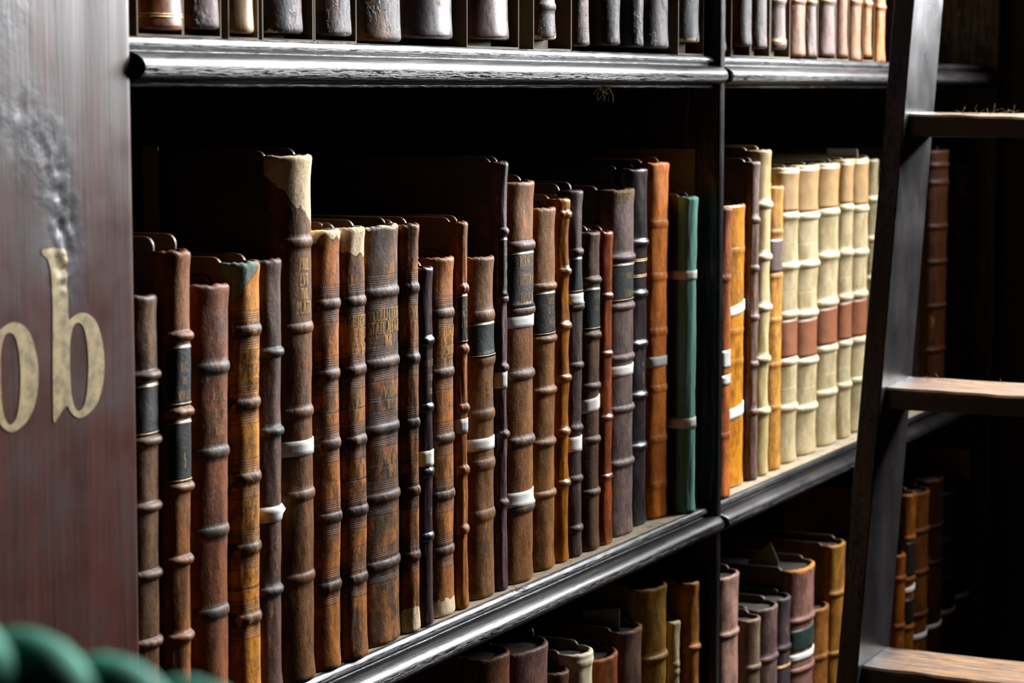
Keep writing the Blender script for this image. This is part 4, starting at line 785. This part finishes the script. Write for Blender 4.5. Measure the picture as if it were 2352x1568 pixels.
for z in [1.594 - .28 * i for i in range(-3, 6)]:
    if z < .1: continue
    V, Fc = [], []; n = 40; y0, y1 = -.011, -.449
    rows = []
    for i in range(n + 1):
        y = y0 + (y1 - y0) * i / n; c = abs(i / n - .5) * 2
        dip = .0022 * (1 - c ** 4) + .0009 * noise.noise(Vector((y * 30, z * 5, 1)))
        dipf = .003 * (1 - c ** 3) + .0016 * noise.noise(Vector((y * 24, z * 5, 6)))
        x0 = .0; prof = [(x0, -.006), (x0, .0145 - dipf), (x0 + .0028, .0172 - dipf), (.045, .0178 - dip), (.088, .0182 - dip * .6), (.090, .0165), (.090, -.006), (.086, -.0072), (.004, -.0072)]
        rows.append(len(V))
        for (px, pz) in prof: V.append((px, y, pz))
    m_ = 9
    for i in range(n):
        for j in range(m_): Fc.append((i * m_ + j, i * m_ + (j + 1) % m_, (i + 1) * m_ + (j + 1) % m_, (i + 1) * m_ + j))
    Fc.append(tuple(range(m_))); Fc.append(tuple(range(n * m_, n * m_ + m_))[::-1])
    o = mesh('tread', V, Fc, TREAD, lad, smooth=False); bpy_norm(o)
    o.location = (sx(z) + .014, 0, z - .0165)
    bevel(o, .0006)

# wisps of dust on the ladder and under the top shelf
DUST = simple('dust_fibre', '#7d7350', .9, .1)
def wisps(name, org, n, spread, length, up, label, rad=.00022, seed=1):
    rnd = random.Random(seed); cu = bpy.data.curves.new(name, 'CURVE'); cu.dimensions = '3D'; cu.bevel_depth = rad; cu.bevel_resolution = 0
    for i in range(n):
        p = Vector((rnd.uniform(-1, 1) * spread[0], rnd.uniform(-1, 1) * spread[1], 0)); d = Vector((rnd.uniform(-1, 1), rnd.uniform(-1, 1), up * rnd.uniform(.2, 1))).normalized()
        m_ = 6; sp = cu.splines.new('POLY'); sp.points.add(m_ - 1)
        for j in range(m_):
            sp.points[j].co = (*p, 1); d = (d + Vector((rnd.uniform(-.5, .5), rnd.uniform(-.5, .5), rnd.uniform(-.4, .3)))).normalized(); p = p + d * length * rnd.uniform(.5, 1) / m_
            if up > 0 and p.z < 0: p.z = .0002
    o = bpy.data.objects.new(name, cu); COL.objects.link(o); cu.materials.append(DUST); o.location = org
    tag(o, label, 'dust', kind='stuff'); return o
wisps('dust_tuft', (2.475 + .04, -.255, 1.5942), 26, (.02, .06), .018, .9, 'wispy tuft of dust on the top visible ladder tread', seed=3)
wisps('dust_tuft', (2.42 + .04, -.21, 1.3148), 7, (.02, .05), .014, 1.4, 'few dust fibres standing on the middle ladder tread', seed=5)
wisps('dust_tuft', (2.02, -.004, ZT - .032), 12, (.012, .003), .022, -1.2, 'dust fibres hanging under the top shelf edge', seed=8)
wisps('dust_tuft', (1.838, -.001, ZM + .0003), 10, (.012, .003), .012, .4, 'dust wisps at the foot of the twice taped folio', seed=9)

# ------------------------------------------------------------------ green twisted barrier rope close to the camera
VEL = simple('green_rope_yarn', '#1d8f72', .75, .3, bump=.0008, bscale=700, dark='#0f5c4c', dscale=60)
P0, P1 = Vector((.4269, -.5099, 1.4894)), Vector((.4606, -.5871, 1.4643))
ax = (P1 - P0); A, Bp = P0 - ax * 2.5, P1 + ax * 2.5
rope = empty('barrier_rope', (P0.x, P0.y, P0.z)); tag(rope, 'thick twisted green barrier rope blurred in the near left corner', 'rope')
Nn = 150; u = ax.normalized(); e1 = u.cross(Vector((0, 0, 1))).normalized(); e2 = u.cross(e1)
for s in range(3):
    V, Fc = [], []; m_ = 14; ra, rb = .0086, .0086
    L = (Bp - A).length; pts = []
    for i in range(Nn + 1):
        f = i / Nn; c = A + (Bp - A) * f + Vector((0, 0, 0.05 * (2 * f - 1) ** 2 - .012 * 0)) - P0
        a = 2 * math.pi * (f * L / .0585 + s / 3) + ROPE_PH
        pts.append(c + e1 * math.cos(a) * ra + e2 * math.sin(a) * ra)
    for i, p in enumerate(pts):
        d = (pts[min(i + 1, Nn)] - pts[max(i - 1, 0)]).normalized(); f1 = d.cross(Vector((0, 0, 1))).normalized(); f2 = d.cross(f1)
        for j in range(m_): a = 2 * math.pi * j / m_; V.append(p + f1 * math.cos(a) * rb + f2 * math.sin(a) * rb)
    for i in range(Nn):
        for j in range(m_): Fc.append((i * m_ + j, i * m_ + (j + 1) % m_, (i + 1) * m_ + (j + 1) % m_, (i + 1) * m_ + j))
    Fc.append(tuple(range(m_))); Fc.append(tuple(range(Nn * m_, Nn * m_ + m_))[::-1])
    o = mesh('rope_strand', V, Fc, VEL, rope, smooth=True); bpy_norm(o)

# ------------------------------------------------------------------ the room round the alcove
FLM = simple('floor_boards', '#3a2a20', .5, .5, dark='#241a14', dscale=3, stretch=(.3, 4, 1))
WLM = simple('wall_plaster', '#2a2724', .8, .3)
tag(box('floor', -2.5, 3.85, -3.2, .6, -.05, 0, FLM), kind='structure')
V, Fc = [], []
y0, y1, z0, z1 = WIN_Y[0], WIN_Y[1], WIN_Z[0], WIN_Z[1]
boxv(3.47, 3.85, y1, .6, 0, 4.2, V, Fc); boxv(3.47, 3.85, -3.2, y0, 0, 4.2, V, Fc); boxv(3.47, 3.85, y0, y1, 0, z0, V, Fc); boxv(3.47, 3.85, y0, y1, z1, 4.2, V, Fc)
tag(mesh('wall_right', V, Fc, WLM), kind='structure')
tag(box('wall_back', -2.5, 3.47, .37, .45, 0, 4.2, WLM), kind='structure')
V, Fc = [], []
for a in ((y0, y0 + .05, z0, z1), (y1 - .05, y1, z0, z1), (y0, y1, z0, z0 + .05), (y0, y1, z1 - .05, z1)): boxv(3.78, 3.84, a[0], a[1], a[2], a[3], V, Fc)
tag(mesh('window_1', V, Fc, simple('window_frame_paint', '#8c8a84', .5, .5)), kind='structure')
